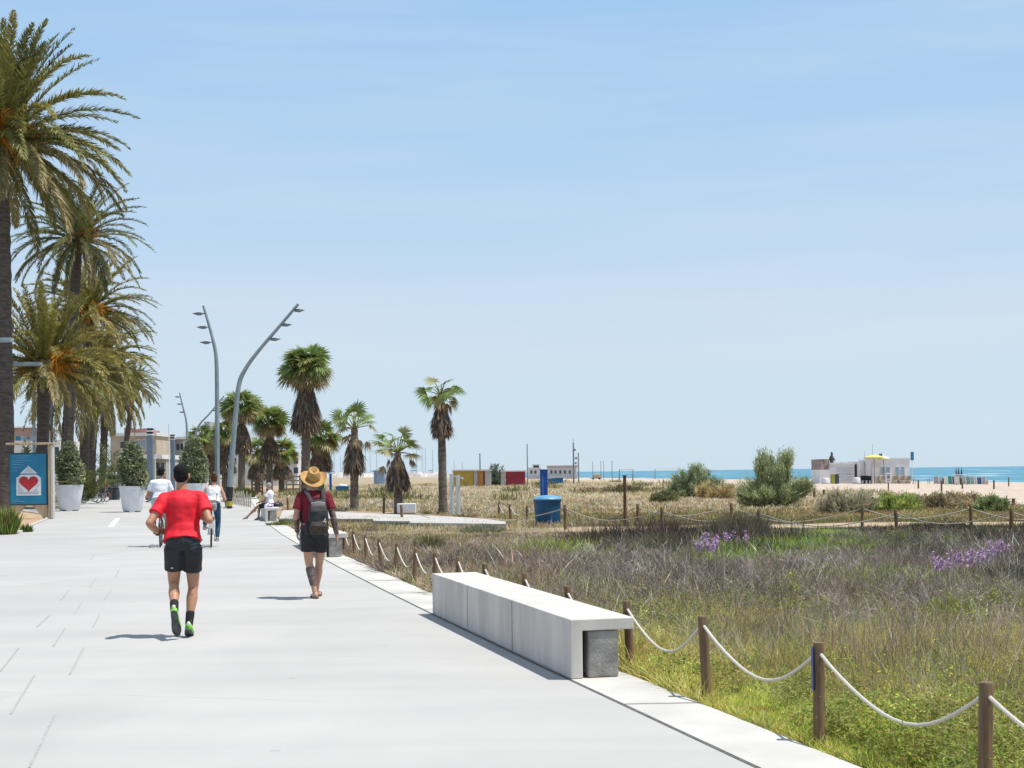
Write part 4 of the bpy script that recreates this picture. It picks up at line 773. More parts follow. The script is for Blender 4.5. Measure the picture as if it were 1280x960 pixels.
# ================================================================ STREET LAMPS, POSTER, BUILDINGS
galv = mat('lamp_steel', (.25, .30, .33), .45, .12, 2, metal=.3); white = mat('white_render', (.62, .61, .60), .8, .06, 1.2); darkm = mat('black_plastic', (.018, .018, .02), .5, .2, 9)
glassd = mat('dark_glass', (.035, .05, .065), .12, .3, .7, spec=.6)
def smooth_path(pts, n=6):
    pts = [Vector(p) for p in pts]; out = []
    for i in range(len(pts) - 1):
        p0, p1, p2, p3 = pts[max(i - 1, 0)], pts[i], pts[i + 1], pts[min(i + 2, len(pts) - 1)]
        for k in range(n):
            f = k / n; out.append(.5 * ((2 * p1) + (p2 - p0) * f + (2 * p0 - 5 * p1 + 4 * p2 - p3) * f * f + (3 * p1 - p0 - 3 * p2 + p3) * f ** 3))
    return out + [pts[-1]]
def lamp(label, d, path, heads, sgn, r0=.14, band=False):
    b = P(*path[0], d); t = thing('street_lamp', label, 'street lamp', (b.x, d, 0), 0, 'curved lamp posts with three lights'); o = Vector((b.x, d, 0))
    pts = smooth_path([P(*q, d) - o for q in path]); pts[0].z = 0; n = len(pts)
    s = MB(); s.tube(pts, [r0 * (1 - .55 * i / (n - 1)) for i in range(n)], 12); s.build('pole', galv, t, smooth=True)
    s = MB(); s.lathe([(r0 * 1.8, 0), (r0 * 1.8, .03), (r0 * 1.15, .05), (r0 * 1.1, .25)], 16); s.build('base_plate', galv, t, smooth=True)
    for (hx, hy) in heads:
        p = P(hx, hy, d) - o; s = MB(); s.tube([p, p + Vector((sgn * .16, -.02, .0))], .03, 6)
        a = p + Vector((sgn * .14, 0, 0)); w = .13; le = .5
        s.add([(a.x, a.y - w, a.z - .07), (a.x + sgn * le * .45, a.y - w * 1.2, a.z - .09), (a.x + sgn * le, a.y - w * .7, a.z + .01), (a.x, a.y - w, a.z + .05), (a.x + sgn * le * .4, a.y - w * 1.1, a.z + .06),
               (a.x, a.y + w, a.z - .07), (a.x + sgn * le * .45, a.y + w * 1.2, a.z - .09), (a.x + sgn * le, a.y + w * .7, a.z + .01), (a.x, a.y + w, a.z + .05), (a.x + sgn * le * .4, a.y + w * 1.1, a.z + .06)],
              [(0, 1, 4, 3), (1, 2, 4), (5, 8, 9, 6), (6, 9, 7), (0, 5, 6, 1), (1, 6, 7, 2), (3, 4, 9, 8), (4, 2, 7, 9), (0, 3, 8, 5)])
        s.build('luminaire', mat('luminaire_grey', (.13, .15, .165), .4, .1, 4, metal=.2), t)
    if band:
        s = MB(); q = [pts[0] + Vector((0, 0, .22)), pts[0].lerp(pts[1], .5) + Vector((0, 0, .1)), pts[1] + Vector((0, 0, .05))]
        s.tube([q[0], q[0] + (pts[3] - pts[0]).normalized() * .85], r0 * 1.25, 12); s.build('black_sleeve', darkm, t, smooth=True)
    return t
lamp('tall leaning lamp post curving to the right, with a black sleeve at its foot', 72, [(285.5, 634.5), (289, 585), (293.5, 530), (298.5, 482), (307, 461), (322, 440), (350, 407), (373, 380)], [(365, 388), (349, 406), (335, 424)], 1, .155, True)
lamp('tall upright lamp post behind the woman, bending left near its top', 76, [(271.5, 632), (271.5, 560), (271.2, 480), (270, 445), (266, 424), (260, 402), (254, 382)], [(255.5, 392), (260.5, 409), (264.5, 428)], -1, .14)
lamp('distant small lamp post bending left, above the third planter', 150, [(234, 610), (234.3, 560), (233, 528), (229, 510), (224.5, 491)], [(225.5, 496), (228, 505), (231, 515)], -1, .15)
lamp('distant small lamp post leaning right behind the upright lamp post', 146, [(243, 610), (243, 566), (244, 545), (250, 530), (262, 517), (280, 495)], [(271, 504), (264, 513)], 1, .15)
def arm_lamp(label, d, px, ytop, arm, yb):
    b = P(px, yb, d); t = thing('arm_lamp', label, 'street lamp', (b.x, d, 0), 0, 'square lamp posts among the date palms'); h = P(px, ytop, d).z; w = arm * d / FPX
    s = MB(); s.box((0, 0, h / 2), (.17, .17, h)); s.build('pole', galv, t, bevel=.01); s = MB(); s.box((w / 2 - .02, 0, h + .082), (w + .13, .34, .16)); s.build('lamp_arm', galv, t, bevel=.02)
arm_lamp('grey square lamp post whose flat arm crosses the low orange date palm', 66, 15, 457.5, 37, 640)
arm_lamp('lamp post at the very left edge, its arm crossing the thick palm trunk', 56, -14, 428, 31, 650)
arm_lamp('thin grey lamp post to the left of the low palm trunk', 92, 43.5, 484, 26, 620)
arm_lamp('thin grey lamp post to the right of the low palm trunk', 98, 65.5, 492, 24, 620)
# poster panel
bl = mat('poster_blue', (.010, .17, .31), .35, .1, 1.5); pw = mat('poster_white', (.62, .68, .72), .5, .05, 3); rd = mat('poster_red', (.42, .02, .03), .45, .12, 4); ln_ = mat('print_line', (.25, .40, .5), .5, .05, 3); lnr = mat('print_dark', (.16, .13, .17), .5, .1, 3)
beam = mat('pale_wood', (.40, .31, .2), .75, .2, 6, .2, 30, stretch=(1, 1, .2)); cream = mat('cream_metal', (.50, .48, .44), .5, .05, 3)
D0 = 56.5; g = G(36, 648); k = D0 / FPX; ox = P(36, 600, D0).x
t = thing('poster_panel', 'blue poster panel showing a red heart in a white envelope', 'poster', (ox, D0, .008), R_(4))
fx = lambda px: (px - 36) * k; fz = lambda py: (648.5 - py) * k
s = MB(); s.box((fx(35.5), .06, fz(598.5)), ((59.5 - 12) * k, .14, (631 - 565) * k)); s.build('frame', mat('frame_teal', (.015, .06, .075), .4, .1, 4), t, bevel=.05)
s = MB(); s.box((fx(35.5), -.016, fz(598.5)), ((58 - 14) * k, .012, (629.5 - 567) * k)); f_ = s.build('poster', bl, t)
s = MB(); s.prism([(fx(x), fz(y)) for x, y in ((21, 619), (51, 619), (51, 597), (46, 593), (26, 593), (21, 597))], 'y', -.026, -.0225); s.prism([(fx(x), fz(y)) for x, y in ((25.5, 591.5), (46.5, 591.5), (36, 582))], 'y', -.026, -.0225); s.build('envelope', pw, f_)
hp = []
for i in range(40):
    a = 2 * math.pi * i / 40; hp.append((fx(36) + 16 * math.sin(a) ** 3 * .73 * k, fz(603.2) + (13 * math.cos(a) - 5 * math.cos(2 * a) - 2 * math.cos(3 * a) - math.cos(4 * a)) * .68 * k))
s = MB(); s.prism(hp, 'y', -.031, -.0265); s.build('heart', rd, f_)
r2 = random.Random(5)
def line(x, y, w, h, yy, m_): s = MB(); s.box((x, yy, y), (w, .003, h)); s.build('text_line', m_, f_)
for y in np.arange(584.5, 591, 1.3): line(fx(36), fz(y), (y - 582) * 1.5 * k, .32 * k, -.028, lnr)
for y in np.arange(595.5, 618, 1.75):
    lx_ = 22.5; rx_ = 49.5 - r2.random() * 4
    w = 11 * math.sqrt(max(0, 1 - ((y - 602) / 13) ** 2)) if 594 < y < 614 else 0
    if w > 2: line(fx((lx_ + 36 - w) / 2), fz(y), max(.3, 36 - w - lx_) * k, .35 * k, -.028, lnr); line(fx((36 + w + rx_) / 2), fz(y), max(.3, rx_ - 36 - w) * k, .35 * k, -.028, lnr)
    else: line(fx((lx_ + rx_) / 2), fz(y), (rx_ - lx_) * k, .4 * k, -.028, lnr)
for y, a, b in ((569.5, 16, 38), (572, 16, 33), (575, 16, 40), (577.5, 16, 30), (580, 16, 29), (584, 16, 26), (588, 16, 23), (624.5, 16, 24), (626.5, 16, 31)): line(fx((a + b) / 2), fz(y), (b - a) * k, .35 * k, -.0245, ln_)
for sx in (-1, 1): s = MB(); q = 36 + sx * 16.5; s.prism([(fx(q - sx * 13), fz(631.2)), (fx(q + sx * 6), fz(631.2)), (fx(q + sx * 6), .0), (fx(q + sx * 1.5), .0)], 'y', .0, .12); s.build('leg', beam, t)
s = MB(); s.box((fx(61.5), .1, fz(602)), (.09, .32, fz(555.5))); s.build('post', beam, t); s = MB(); s.box((fx(64.6), .1, fz(602)), (.085, .3, fz(557))); s.build('side_panel', cream, t)
s = MB(); s.box((fx(38.5), .15, fz(554.3)), (58 * k, .62, .075)); s.build('roof', beam, t, bevel=.01)
# sign strip beyond it
d = 80; k = d / FPX; c = P(27, 548, d); t = thing('shop_sign', 'narrow yellow, blue and white sign strip on posts above the poster panel', 'sign', (c.x, d, 0)); h = c.z
for a, b, m_ in ((8, 20, mat('sign_yellow', (.48, .40, .06), .5, .1, 3)), (20, 26, mat('sign_blue', (.02, .22, .45), .5, .1, 3)), (26, 46, mat('sign_grey', (.42, .46, .52), .5, .1, 3))):
    s = MB(); s.box(((a + b) / 2 * k - 27 * k, 0, h), ((b - a) * k - .004, .1, 5.5 * k)); s.build('sign_board', m_, t)
for x in (-16, 16): s = MB(); s.box((x * k, .1, h / 2 + .1), (.08, .08, h + .1)); s.build('post', galv, t)
# buildings on the left
def block(t, name, m, x0, x1, y0, y1, dep, d, ox, back=0., zb=None):
    k = d / FPX; a, b = P(x0, y0, d), P(x1, y1, d); z0, z1 = (b.z if zb is None else zb), a.z
    s = MB(); s.box(((a.x + b.x) / 2 - ox, dep / 2 + back, (z0 + z1) / 2), (abs(b.x - a.x), dep, abs(z1 - z0))); return s.build(name, m, t)
def building(name, label, d, x0, x1, y0, m, dep=9, zb=-.3):
    ox = P((x0 + x1) / 2, 600, d).x; t = thing(name, label, 'building', (ox, d, 0)); block(t, 'wall', m, x0, x1, y0, 615, dep, d, ox, zb=zb); return t, ox
pinkr = mat('pink_roof', (.33, .16, .14), .8, .25, .8); beige = mat('beige_render', (.46, .39, .31), .85, .08, .6); greenw = mat('green_wall', (.055, .115, .075), .8, .25, .5); shade = mat('awning_white', (.68, .68, .68), .7, .04, 2)
winb = mat('window_blue', (.25, .34, .45), .2, .2, .5); grey = mat('grey_render', (.36, .37, .38), .85, .08, .4)
d = 190
t, ox = building('beige_house', 'beige house with pink roof terrace behind the second planter', d, 138, 196, 545, beige, 10)
block(t, 'roof', white, 136, 197, 541.5, 544.8, 11, d, ox, -.5)
for i, (a, b, y) in enumerate(((150, 157, 534), (160, 166, 536), (168, 182, 535), (183, 188, 537.5))): block(t, 'roof_screen', pinkr, a, b, y, 541.3, 3, d, ox, 2)
for a, b in ((172, 177), (178, 183)): w = block(t, 'window', white, a, b, 549, 563.5, .12, d, ox, -.12); q = block(w, 'pane', winb, a + .7, b - .7, 550, 562.5, .03, d, ox, -.16)
for a, b in ((150, 156), (187, 192)): w = block(t, 'window', white, a, b, 551, 561, .12, d, ox, -.12); block(w, 'pane', glassd, a + .6, b - .6, 552, 560, .03, d, ox, -.16)
d = 176; t, ox = building('low_shop', 'low white shop with a flat canopy seen between planter and totem', d, 172, 208, 574, grey, 8)
block(t, 'canopy', shade, 168, 209, 569, 573.8, 11, d, ox, -2.5)
for a in (174, 181, 188, 195, 201): w = block(t, 'window', white, a, a + 5.5, 577, 596, .1, d, ox, -.1); block(w, 'pane', glassd, a + .5, a + 5, 578, 595, .03, d, ox, -.14)
d = 205; t, ox = building('green_building', 'building with a dark green blank wall and pale flat roof', d, 196, 217, 549, greenw, 10); block(t, 'roof', shade, 195.5, 236, 546.3, 548.9, 11, d, ox, -.4)
block(t, 'side_wing', grey, 217.2, 236, 549, 612, 9, d, ox, .5)
for a in (220, 225, 230): block(t, 'window', glassd, a, a + 3, 555, 562, .1, d, ox, .38)
d = 420; t, ox = building('tower_block', 'faraway pale tower block rising above the fan palms', d, 255, 263, 527, grey, 10)
for y in range(530, 590, 6): block(t, 'window_band', winb, 256, 262, y, y + 2, .1, d, ox, -.1)
d = 150; t, ox = building('left_house', 'low white building with reddish brown roof storey at far left', d, -30, 76, 551, white, 10); block(t, 'roof_storey', mat('brown_panel', (.27, .18, .15), .8, .2, .8), 4, 38, 534, 550.8, 6, d, ox, 2)
block(t, 'roof_cap', shade, 3, 39, 532.6, 533.8, 7, d, ox, 1.5)
for a in (30, 46, 58, 68): w = block(t, 'window', white, a, a + 7, 558, 590, .1, d, ox, -.1); block(w, 'pane', glassd, a + .6, a + 6.4, 559, 589, .03, d, ox, -.14)
d = 230; t, ox = building('white_apartments', 'white low apartment building behind the row of fan palms', d, 286, 372, 568, white, 10)
for a in range(290, 368, 11):
    for y in (572, 584): w = block(t, 'window', grey, a, a + 6, y, y + 8, .1, d, ox, -.1); block(w, 'pane', glassd, a + .5, a + 5.5, y + .6, y + 7.4, .03, d, ox, -.14)
# totems and flagpoles
def totem(label, px, w, y0, d, yb=622):
    b = P(px, yb, d); h = P(px, y0, d).z; w = w * d / FPX; t = thing('totem', label, 'pillar', (b.x, d, 0), 0, 'grey pillars on the promenade')
    s = MB(); s.box((0, 0, (h - .5) / 2), (w, w * .6, h - .5)); s.build('shaft', mat('totem_grey', (.17, .22, .27), .5, .12, 1, metal=.2), t, bevel=.02)
    for i in range(2): s = MB(); s.box((0, 0, h - .44 + i * .24), (w * 1.02, w * .62, .1)); s.build('band', shade, t); s = MB(); s.box((0, 0, h - .32 + i * .24), (w * .98, w * .58, .13)); s.build('cap', darkm, t)
totem('tall grey pillar with white bands on top, left of the cyclist in white', 188.6, 7.5, 535, 95); totem('shorter distant grey pillar behind the joggers head', 216.5, 5.5, 543, 130)
for i, (px, y0, d) in enumerate(((212, 531, 108), (194.3, 569, 100), (230.5, 553, 130))):
    b = P(px, 620, d); h = P(px, y0, d).z; s = MB(); s.tube([(0, 0, 0), (0, 0, h)], [.045, .03], 8); s.tube([(0, 0, h), (0, 0, h + .08)], .05, 8)
    tag(s.build('flagpole', shade, loc=(b.x, d, 0)), ['tallest thin white pole just left of the joggers head', 'short thin white pole directly beside the tall grey pillar', 'thin white pole left of the distant small lamp'][i], 'pole')
# van, bins, parked bicycles
d = 118; b = P(146, 612, d); t = thing('parked_van', 'white van parked behind the second planter, seen from the rear', 'van', (b.x, d, .01), R_(8))
s = MB(); s.prism([(-.95, .3), (.95, .3), (.97, 1.1), (.9, 1.9), (.8, 2.02), (-.8, 2.02), (-.9, 1.9), (-.97, 1.1)], 'y', 0, 4.6); s.build('body', mat('van_white', (.7, .7, .7), .3, .03, 1, spec=.5), t, bevel=.05)
for x in (-.42, .42): s = MB(); s.box((x, -.012, 1.5), (.72, .02, .55)); s.build('rear_window', glassd, t)
for x in (-.84, .84): s = MB(); s.box((x, -.02, .95), (.14, .04, .34)); s.build('tail_light', mat('tail_red', (.4, .02, .02), .3, .1, 5), t)
s = MB(); s.box((0, -.06, .42), (1.8, .12, .2)); s.build('bumper', darkm, t, bevel=.03)
for x in (-.8, .8):
    for y in (.8, 3.7): s = MB(); s.tube([(x - .1, y, .32), (x + .1, y, .32)], .32, 18, ax=(0, 1, 0)); s.build('wheel', darkm, t)
for i, (px, w) in enumerate(((139.5, .5), (146, .5))):
    d = 102; b = P(px, 616, d); t = thing('litter_bin', ['dark litter bin beside the parked bicycles', 'dark litter bin closer to the second planter'][i], 'bin', (b.x, d, 0), 0, 'dark litter bins'); s = MB(); s.lathe([(.01, 0), (.2, 0), (.26, .8), (.24, .8), (.2, .75)], 16); s.build('body', mat('bin_grey', (.05, .06, .07), .5, .2, 5), t, smooth=True)
    s = MB(); s.lathe([(.27, .8), (.28, .86), (.16, .95), (.01, .96)], 16); s.build('lid', darkm, t, smooth=True)
tyrem = mat('tyre', (.02, .02, .021), .8, .2, 30); steel = mat('bike_steel', (.55, .56, .58), .3, .1, 10, metal=.8)
def ringmb(s, c, R, r, seg=28, k=6):
    n0 = len(s.v); vs = []; fs = []
    for i in range(seg):
        a = 2 * math.pi * i / seg
        for j in range(k): b = 2 * math.pi * j / k; rr = R + r * math.cos(b); vs.append((c[0] + r * math.sin(b), c[1] + rr * math.cos(a), c[2] + rr * math.sin(a)))
    for i in range(seg):
        for j in range(k): fs.append((i * k + j, i * k + (j + 1) % k, ((i + 1) % seg) * k + (j + 1) % k, ((i + 1) % seg) * k + j))
    return s.add(vs, fs)
def bicycle(label, loc, rz, lean, fm, R=.33, rack=False, tail=False, steer=0.):
    """wheels in local y, x to the right; loc at the rear contact point"""
    t = thing('bicycle', label, 'bicycle', loc, rz); t.rotation_euler = (0, lean, rz); W = 1.04
    for y in (0, W):
        s = MB(); ringmb(s, (0, y, R), R - .022, .022); w = s.build('wheel', tyrem, t, smooth=True); s = MB(); ringmb(s, (0, y, R), R - .052, .012)
        s.build('rim', steel, w, smooth=True); s = MB(); s.tube([(-.04, y, R), (.04, y, R)], .022, 8, ax=(0, 1, 0))
        for k in range(18): a = 2 * math.pi * k / 18; s.tube([(random.choice((-.02, .02)), y, R), (0, y + math.cos(a) * (R - .055), R + math.sin(a) * (R - .055))], .0016, 4)
        s.build('spokes', steel, w)
    bb = (0, .44, .28); st = (0, .27, .72); hd = (0, .86, .78); hb = (0, .9, .6); s = MB()
    s.tube([bb, st], .017, 8); s.tube([st, hd], .016, 8); s.tube([bb, hb], .019, 8); s.tube([hd, hb], .02, 8)
    for x in (-.055, .055): s.tube([(x, 0, R), (x * .3, .27, .69)], .009, 6); s.tube([(x, 0, R), (x * .4, .44, .28)], .01, 6); s.tube([(x * .6, .9, .6), (x, W, R)], .013, 6)
    s.build('frame', fm, t, smooth=True)
    s = MB(); s.tube([st, (0, .245, .88)], .014, 8); s.prism([(-.03, .52), (.03, .52), (.075, .3), (.085, .22), (.0, .17), (-.085, .22), (-.075, .3)], 'z', .88, .935); s.build('saddle', darkm, t, bevel=.012)
    s = MB(); s.tube([hd, (0, .85, .98)], .014, 8); s.tube([(-.29, .68, 1.04), (-.24, .78, 1.03), (0, .87, .99), (.24, .78, 1.03), (.29, .68, 1.04)], .012, 8); hb_ = s.build('handlebar', steel, t, smooth=True)
    for sx in (-1, 1): s = MB(); s.tube([(sx * .29, .68, 1.04), (sx * .325, .58, 1.045)], .017, 8); s.build('grip', darkm, hb_)
    s = MB(); s.tube([(-.09, .44, .28), (.09, .44, .28)], .012, 6, ax=(0, 1, 0)); s.tube([(.07, .44, .28), (.07, .52, .13)], .011, 6); s.tube([(-.07, .44, .28), (-.07, .36, .43)], .011, 6); s.build('cranks', steel, t)
    for sx, y, z in ((1, .52, .13), (-1, .36, .43)): s = MB(); s.box((sx * .125, y, z), (.1, .08, .022)); s.build('pedal', darkm, t)
    s = MB(); a0 = 200
    for q, nm in ((0, 'rear'), (W, 'front')):
        pts = [(0, q + math.cos(R_(a)) * (R + .018), R + math.sin(R_(a)) * (R + .018)) for a in range(40 if q == 0 else 30, 200 if q == 0 else 150, 12)]
        s.tube(pts, [(.019, .004)] * len(pts), 6, ax=(1, 0, 0))
    s.build('mudguard', darkm if tail else fm, t, smooth=True)
    if rack:
        s = MB()
        for x in (-.06, .06): s.tube([(x, -.2, .73), (x, .25, .74)], .007, 6); s.tube([(x, -.12, .73), (x * .9, 0, R)], .006, 6)
        for y in (-.2, -.05, .1): s.tube([(-.06, y, .73), (.06, y, .73)], .006, 6, ax=(0, 1, 0))
        s.build('rack', steel, t)
    if tail:
        s = MB(); s.box((0, -.245, .66), (.10, .03, .09)); s.build('tail_light', mat('tail_red', (.4, .02, .02)), t, bevel=.008)
        s = MB(); s.box((0, -.39, .50), (.10, .01, .10)); s.build('rear_plate', mat('plate_white', (.6, .6, .6), .5, .05, 5), t)
    return t
for i, (px, rz) in enumerate(((122, 70), (128, 40), (133, 62))):
    d = 90 + i * 2; b = P(px, 619, d); bicycle(['parked bicycle closest to the left planter among palms', 'middle parked bicycle in the rack under the palms', 'parked bicycle nearest the dark litter bins'][i], (b.x, d, .008), R_(rz), R_(8), mat('bike_frame_%s' % ['grey', 'dark', 'red'][i], [(.3, .31, .33), (.03, .03, .04), (.25, .05, .04)][i], .4, .1, 9))
# picket stakes, signs and rails right of the lamps
t = thing('picket_fence', 'low paling fence of pale stakes below the leaning lamp post', 'fence', tuple(G(301, 632))); base = G(301, 632)
s = MB(); a = G(290, 629) - base; b = G(313, 634) - base
for z in (.25, .5): s.tube([a + Vector((0, 0, z)), b + Vector((0, 0, z))], .012, 6)
s.build('wire', galv, t)
for k in range(13): q = a.lerp(b, k / 12); s = MB(); s.tube([q, q + Vector((random.uniform(-.06, .02), 0, .72 + random.uniform(-.1, .1)))], [.04, .03], 6); s.build('stake', mat('stake_pale', (.42, .37, .3), .85, .3, 8), t)
def rails(label, x0, x1, y0, y1, d, nr, m_):
    a, b = P(x0, y1, d), P(x1, y1, d); h = P(x0, y0, d).z; t = thing('rail_fence', label, 'fence', (a.x, d, 0)); L_ = b.x - a.x
    for x in (0, L_ / 2, L_): s = MB(); s.box((x, 0, h / 2), (.12, .12, h)); s.build('post', m_, t)
    for i in range(nr): s = MB(); s.box((L_ / 2, -.085, h * (.3 + .62 * i / max(1, nr - 1))), (L_ + .1, .045, .12)); s.build('rail', m_, t)
rails('pale wooden rail fence in the shade behind the straw hat man', 358, 375, 594, 611, 118, 4, mat('rail_wood', (.28, .22, .16), .85, .3, 5)); rails('dark brown wooden boards fence behind the seated man in white', 315, 328, 600, 612, 112, 4, mat('board_brown', (.1, .065, .045), .85, .3, 5))
b = G(288.3, 635.5); t = thing('waste_bag_bin', 'small black and yellow bin at the foot of the leaning lamp post', 'bin', (b.x, b.y - .3, 0)); s = MB(); s.lathe([(.01, 0), (.13, 0), (.15, .45), (.16, .5), (.01, .52)], 14); s.build('body', darkm, t, smooth=True); s = MB(); s.lathe([(.152, .12), (.16, .12), (.165, .36), (.156, .36)], 14); s.build('band', mat('bin_yellow', (.4, .33, .03), .5, .1, 5), t)
# ================================================================ THINGS IN THE FIELD
wb = P(508.5, 646, 53.4); t = thing('stone_block', 'white stone block seat standing on the walkway by the shortest fan palm', 'block', (wb.x, 53.4, top)); s = MB(); s.box((0, 0, .2), (.7, .45, .36)); s.build('seat', mat('block_white', (.6, .6, .6), .7, .06, 4), t, bevel=.025); s = MB(); s.box((0, 0, .01), (.6, .36, .06)); s.build('plinth', blockm, t)
for i, (px, y0) in enumerate(((565, 592), (573, 593.5))):
    b = P(px, 646, 52.2 - i * .6); h = P(px, y0, b.y).z - top; t = thing('shower_post', ['left grey beach shower post beside the slender fan palm', 'right grey beach shower post, the one closer to the huts'][i], 'shower', (b.x, b.y, top), 0, 'beach shower posts'); s = MB(); s.tube([(0, 0, 0), (0, 0, h)], .075, 14); s.build('post', mat('shower_steel', (.5, .53, .55), .35, .06, 4, metal=.5), t, smooth=True)
    s = MB(); s.tube([(.06, 0, h - .12), (.16, -.06, h - .1), (.17, -.07, h - .16)], [.018, .018, .045], 8); s.build('shower_head', steel, t); s = MB(); s.tube([(.05, -.04, 1.), (.1, -.07, 1.)], .022, 8); s.build('push_button', steel, t)
bb = GT(684.5, 656.5); t = thing('blue_bin', 'large round blue container with domed lid beside the sandy path', 'bin', bb); s = MB(); s.lathe([(.01, .02), (.36, .02), (.37, .05), (.41, .5), (.425, .74), (.44, .76), (.44, .8), (.40, .8), (.01, .8)], 32); s.build('body', mat('bin_blue', (.008, .075, .17), .45, .12, 3, .1, 40), t, smooth=True)
s = MB(); s.lathe([(.445, .79), (.45, .82), (.40, .875), (.25, .92), (.08, .935), (.01, .935)], 32); s.build('lid', mat('bin_lid', (.10, .26, .42), .4, .1, 4), t, smooth=True)
for k in range(5): a = k * 1.2566; s = MB(); s.box((math.cos(a) * .385, math.sin(a) * .385, .4), (.035, .1, .62), a); s.build('rib', mat('bin_blue', 0), t)
d = 62; b = P(680.3, 640, d); z0 = zl(b.x, d); h = P(680, 588, d).z - z0; t = thing('blue_pillar', 'bright blue information pillar standing behind the round blue bin', 'pillar', (b.x, d, z0)); s = MB(); s.box((0, 0, h / 2), (.33, .22, h)); s.build('shaft', mat('pillar_blue', (.006, .075, .33), .35, .08, 2), t, bevel=.02); s = MB(); s.box((0, 0, h + .02), (.37, .26, .05)); s.build('cap', mat('pillar_dark', (.01, .05, .2), .4, .1, 3), t)
s = MB(); s.box((-.05, -.113, h * .62), (.07, .006, h * .5)); s.build('stripe', mat('pillar_pale', (.05, .16, .42), .4, .1, 3), t)
d = 140; b = P(413.3, 611, d); h = P(413, 593, d).z; t = thing('blue_post', 'distant dark blue post right of the straw hat', 'post', (b.x, d, 0)); s = MB(); s.box((0, 0, h / 2), (.22, .22, h)); s.build('shaft', mat('pillar_blue', 0), t, bevel=.02); s = MB(); s.box((0, 0, h + .03), (.26, .26, .06)); s.build('cap', mat('pillar_dark', 0), t)
g = GT(428, 616); t = thing('blue_tub', 'blue open tub with stuff on it, left of the second fan palm', 'tub', g); s = MB(); s.prism([(-.62, .55), (.62, .55), (.5, 0), (-.5, 0)], 'y', -.4, .4); s.build('body', mat('tub_blue', (.01, .13, .28), .45, .1, 4), t, bevel=.04); s = MB(); s.box((0, 0, .575), (1.34, .9, .06)); s.build('rim', mat('tub_rim', (.03, .2, .36), .45, .1, 4), t, bevel=.02); s = MB(); s.ball((-.1, 0, .66), (.3, .25, .16)); s.ball((.25, 0, .64), (.2, .2, .13)); s.build('load', shade, t, smooth=True)
def hut(label, d, x0, x1, y0, panels, dep=2.5, name='beach_hut', cat='hut'):
    ox = P((x0 + x1) / 2, 600, d).x; z0 = zl(ox, d); t = thing(name, label, cat, (ox, d, 0))
    for a, b, m_, nm in panels: block(t, nm, m_, a + .05, b - .05, y0, 620, dep if nm == 'wall' else dep - .1, d, ox, 0 if nm == 'wall' else .06, zb=z0 - .1)
    block(t, 'roof', mat('hut_roof', (.55, .5, .47), .8, .1, 3), x0 - .8, x1 + .8, y0 - 1.2, y0 - .05, dep + .3, d, ox, -.15); return t
yl = mat('hut_yellow', (.42, .30, .06), .7, .08, 1.5); gr = mat('hut_grey', (.42, .42, .41), .7, .08, 2); og = mat('hut_orange', (.42, .20, .05), .7, .08, 2); mg = mat('hut_red', (.25, .022, .045), .6, .08, 1.5); lb = mat('hut_pale_blue', (.24, .36, .5), .7, .08, 2)
hut('yellow beach hut with grey and orange panels, left in the hut row', 166, 566, 614, 588.5, ((566, 592, yl, 'wall'), (592, 597.5, gr, 'door'), (597.5, 604.5, og, 'wall'), (604.5, 606, mg, 'panel'), (606, 614, gr, 'wall')))
hut('dark red beach hut with a grey door, right in the hut row', 166, 626, 657, 589.5, ((626, 632, gr, 'door'), (632, 657, mg, 'wall')))
hut('pale blue cabin far behind the shortest fan palm', 230, 467, 481, 588.5, ((467, 470, lb, 'door'), (470, 481, lb, 'wall')), name='blue_cabin', cat='cabin')
def pole(label, px, y0, y1, r, m_, extra=None, d=None):
    g = GT(px, y1) if d is None else P(px, y1, d); h = P(px, y0, g.y).z - g.z; t = thing('pole', label, 'pole', g); s = MB(); s.tube([(0, 0, -.2), (0, 0, h)], [r, r * .7], 8); s.build('shaft', m_, t)
    for (dx, z, w) in (extra or []): s = MB(); s.box((dx, 0, h * z), (w, .2, .28)); s.build('antenna', m_, t)
    if not extra: s = MB(); s.ball((0, 0, h), r * 1.2, 8, 6); s.build('tip', m_, t)
pg = mat('pole_grey', (.2, .21, .22), .6, .1, 2)
pole('dark pole rising behind the yellow beach hut', 600.3, 568, 606, .09, darkm); pole('tall thin pole right beside the dark red hut', 659.5, 556, 606, .09, pg)
pole('mast with antennas standing on the beach right of the blue pillar', 717.3, 553, 605, .13, pg, [(.2, .82, .22), (.35, .62, .3), (.3, .5, .25), (0, 1.05, .06)])
pole('plain pole beside the antenna mast on the beach', 723.4, 567, 605, .1, pg)
for i, (px, y0, y1) in enumerate(((741, 577, 600), (751.3, 577, 601), (754.8, 577, 600), (765.2, 576.5, 602))): pole('%s from the left of four slim volleyball poles on the beach' % ORD[i], px, y0, y1, .07, pg)
def goal(label, x0, x1, y0, y1):
    a, b = GT(x0, y1), GT(x1, y1); b.y = a.y; h = P(x0, y0, a.y).z - a.z; t = thing('goal', label, 'goal', a, 0, 'goal frames on the beach'); wg = b.x - a.x
    for x in (0, wg): s = MB(); s.tube([(x, 0, 0), (x, 0, h)], .08, 8); s.build('post', pg, t)
    s = MB(); s.tube([(0, 0, h), (wg, 0, h)], .08, 8); s.build('crossbar', mat('goal_bar', (.55, .42, .42), .6, .1, 3), t); s = MB()
    for x in (0, wg): s.tube([(x, 0, h), (x, 1.6, 0)], .05, 6)
    s.build('stay', pg, t)
goal('beach football goal between the poles and the round tamarisk', 774.5, 795, 587, 601.5); goal('second goal frame, partly behind the round tamarisk bush', 819, 843, 586, 599)
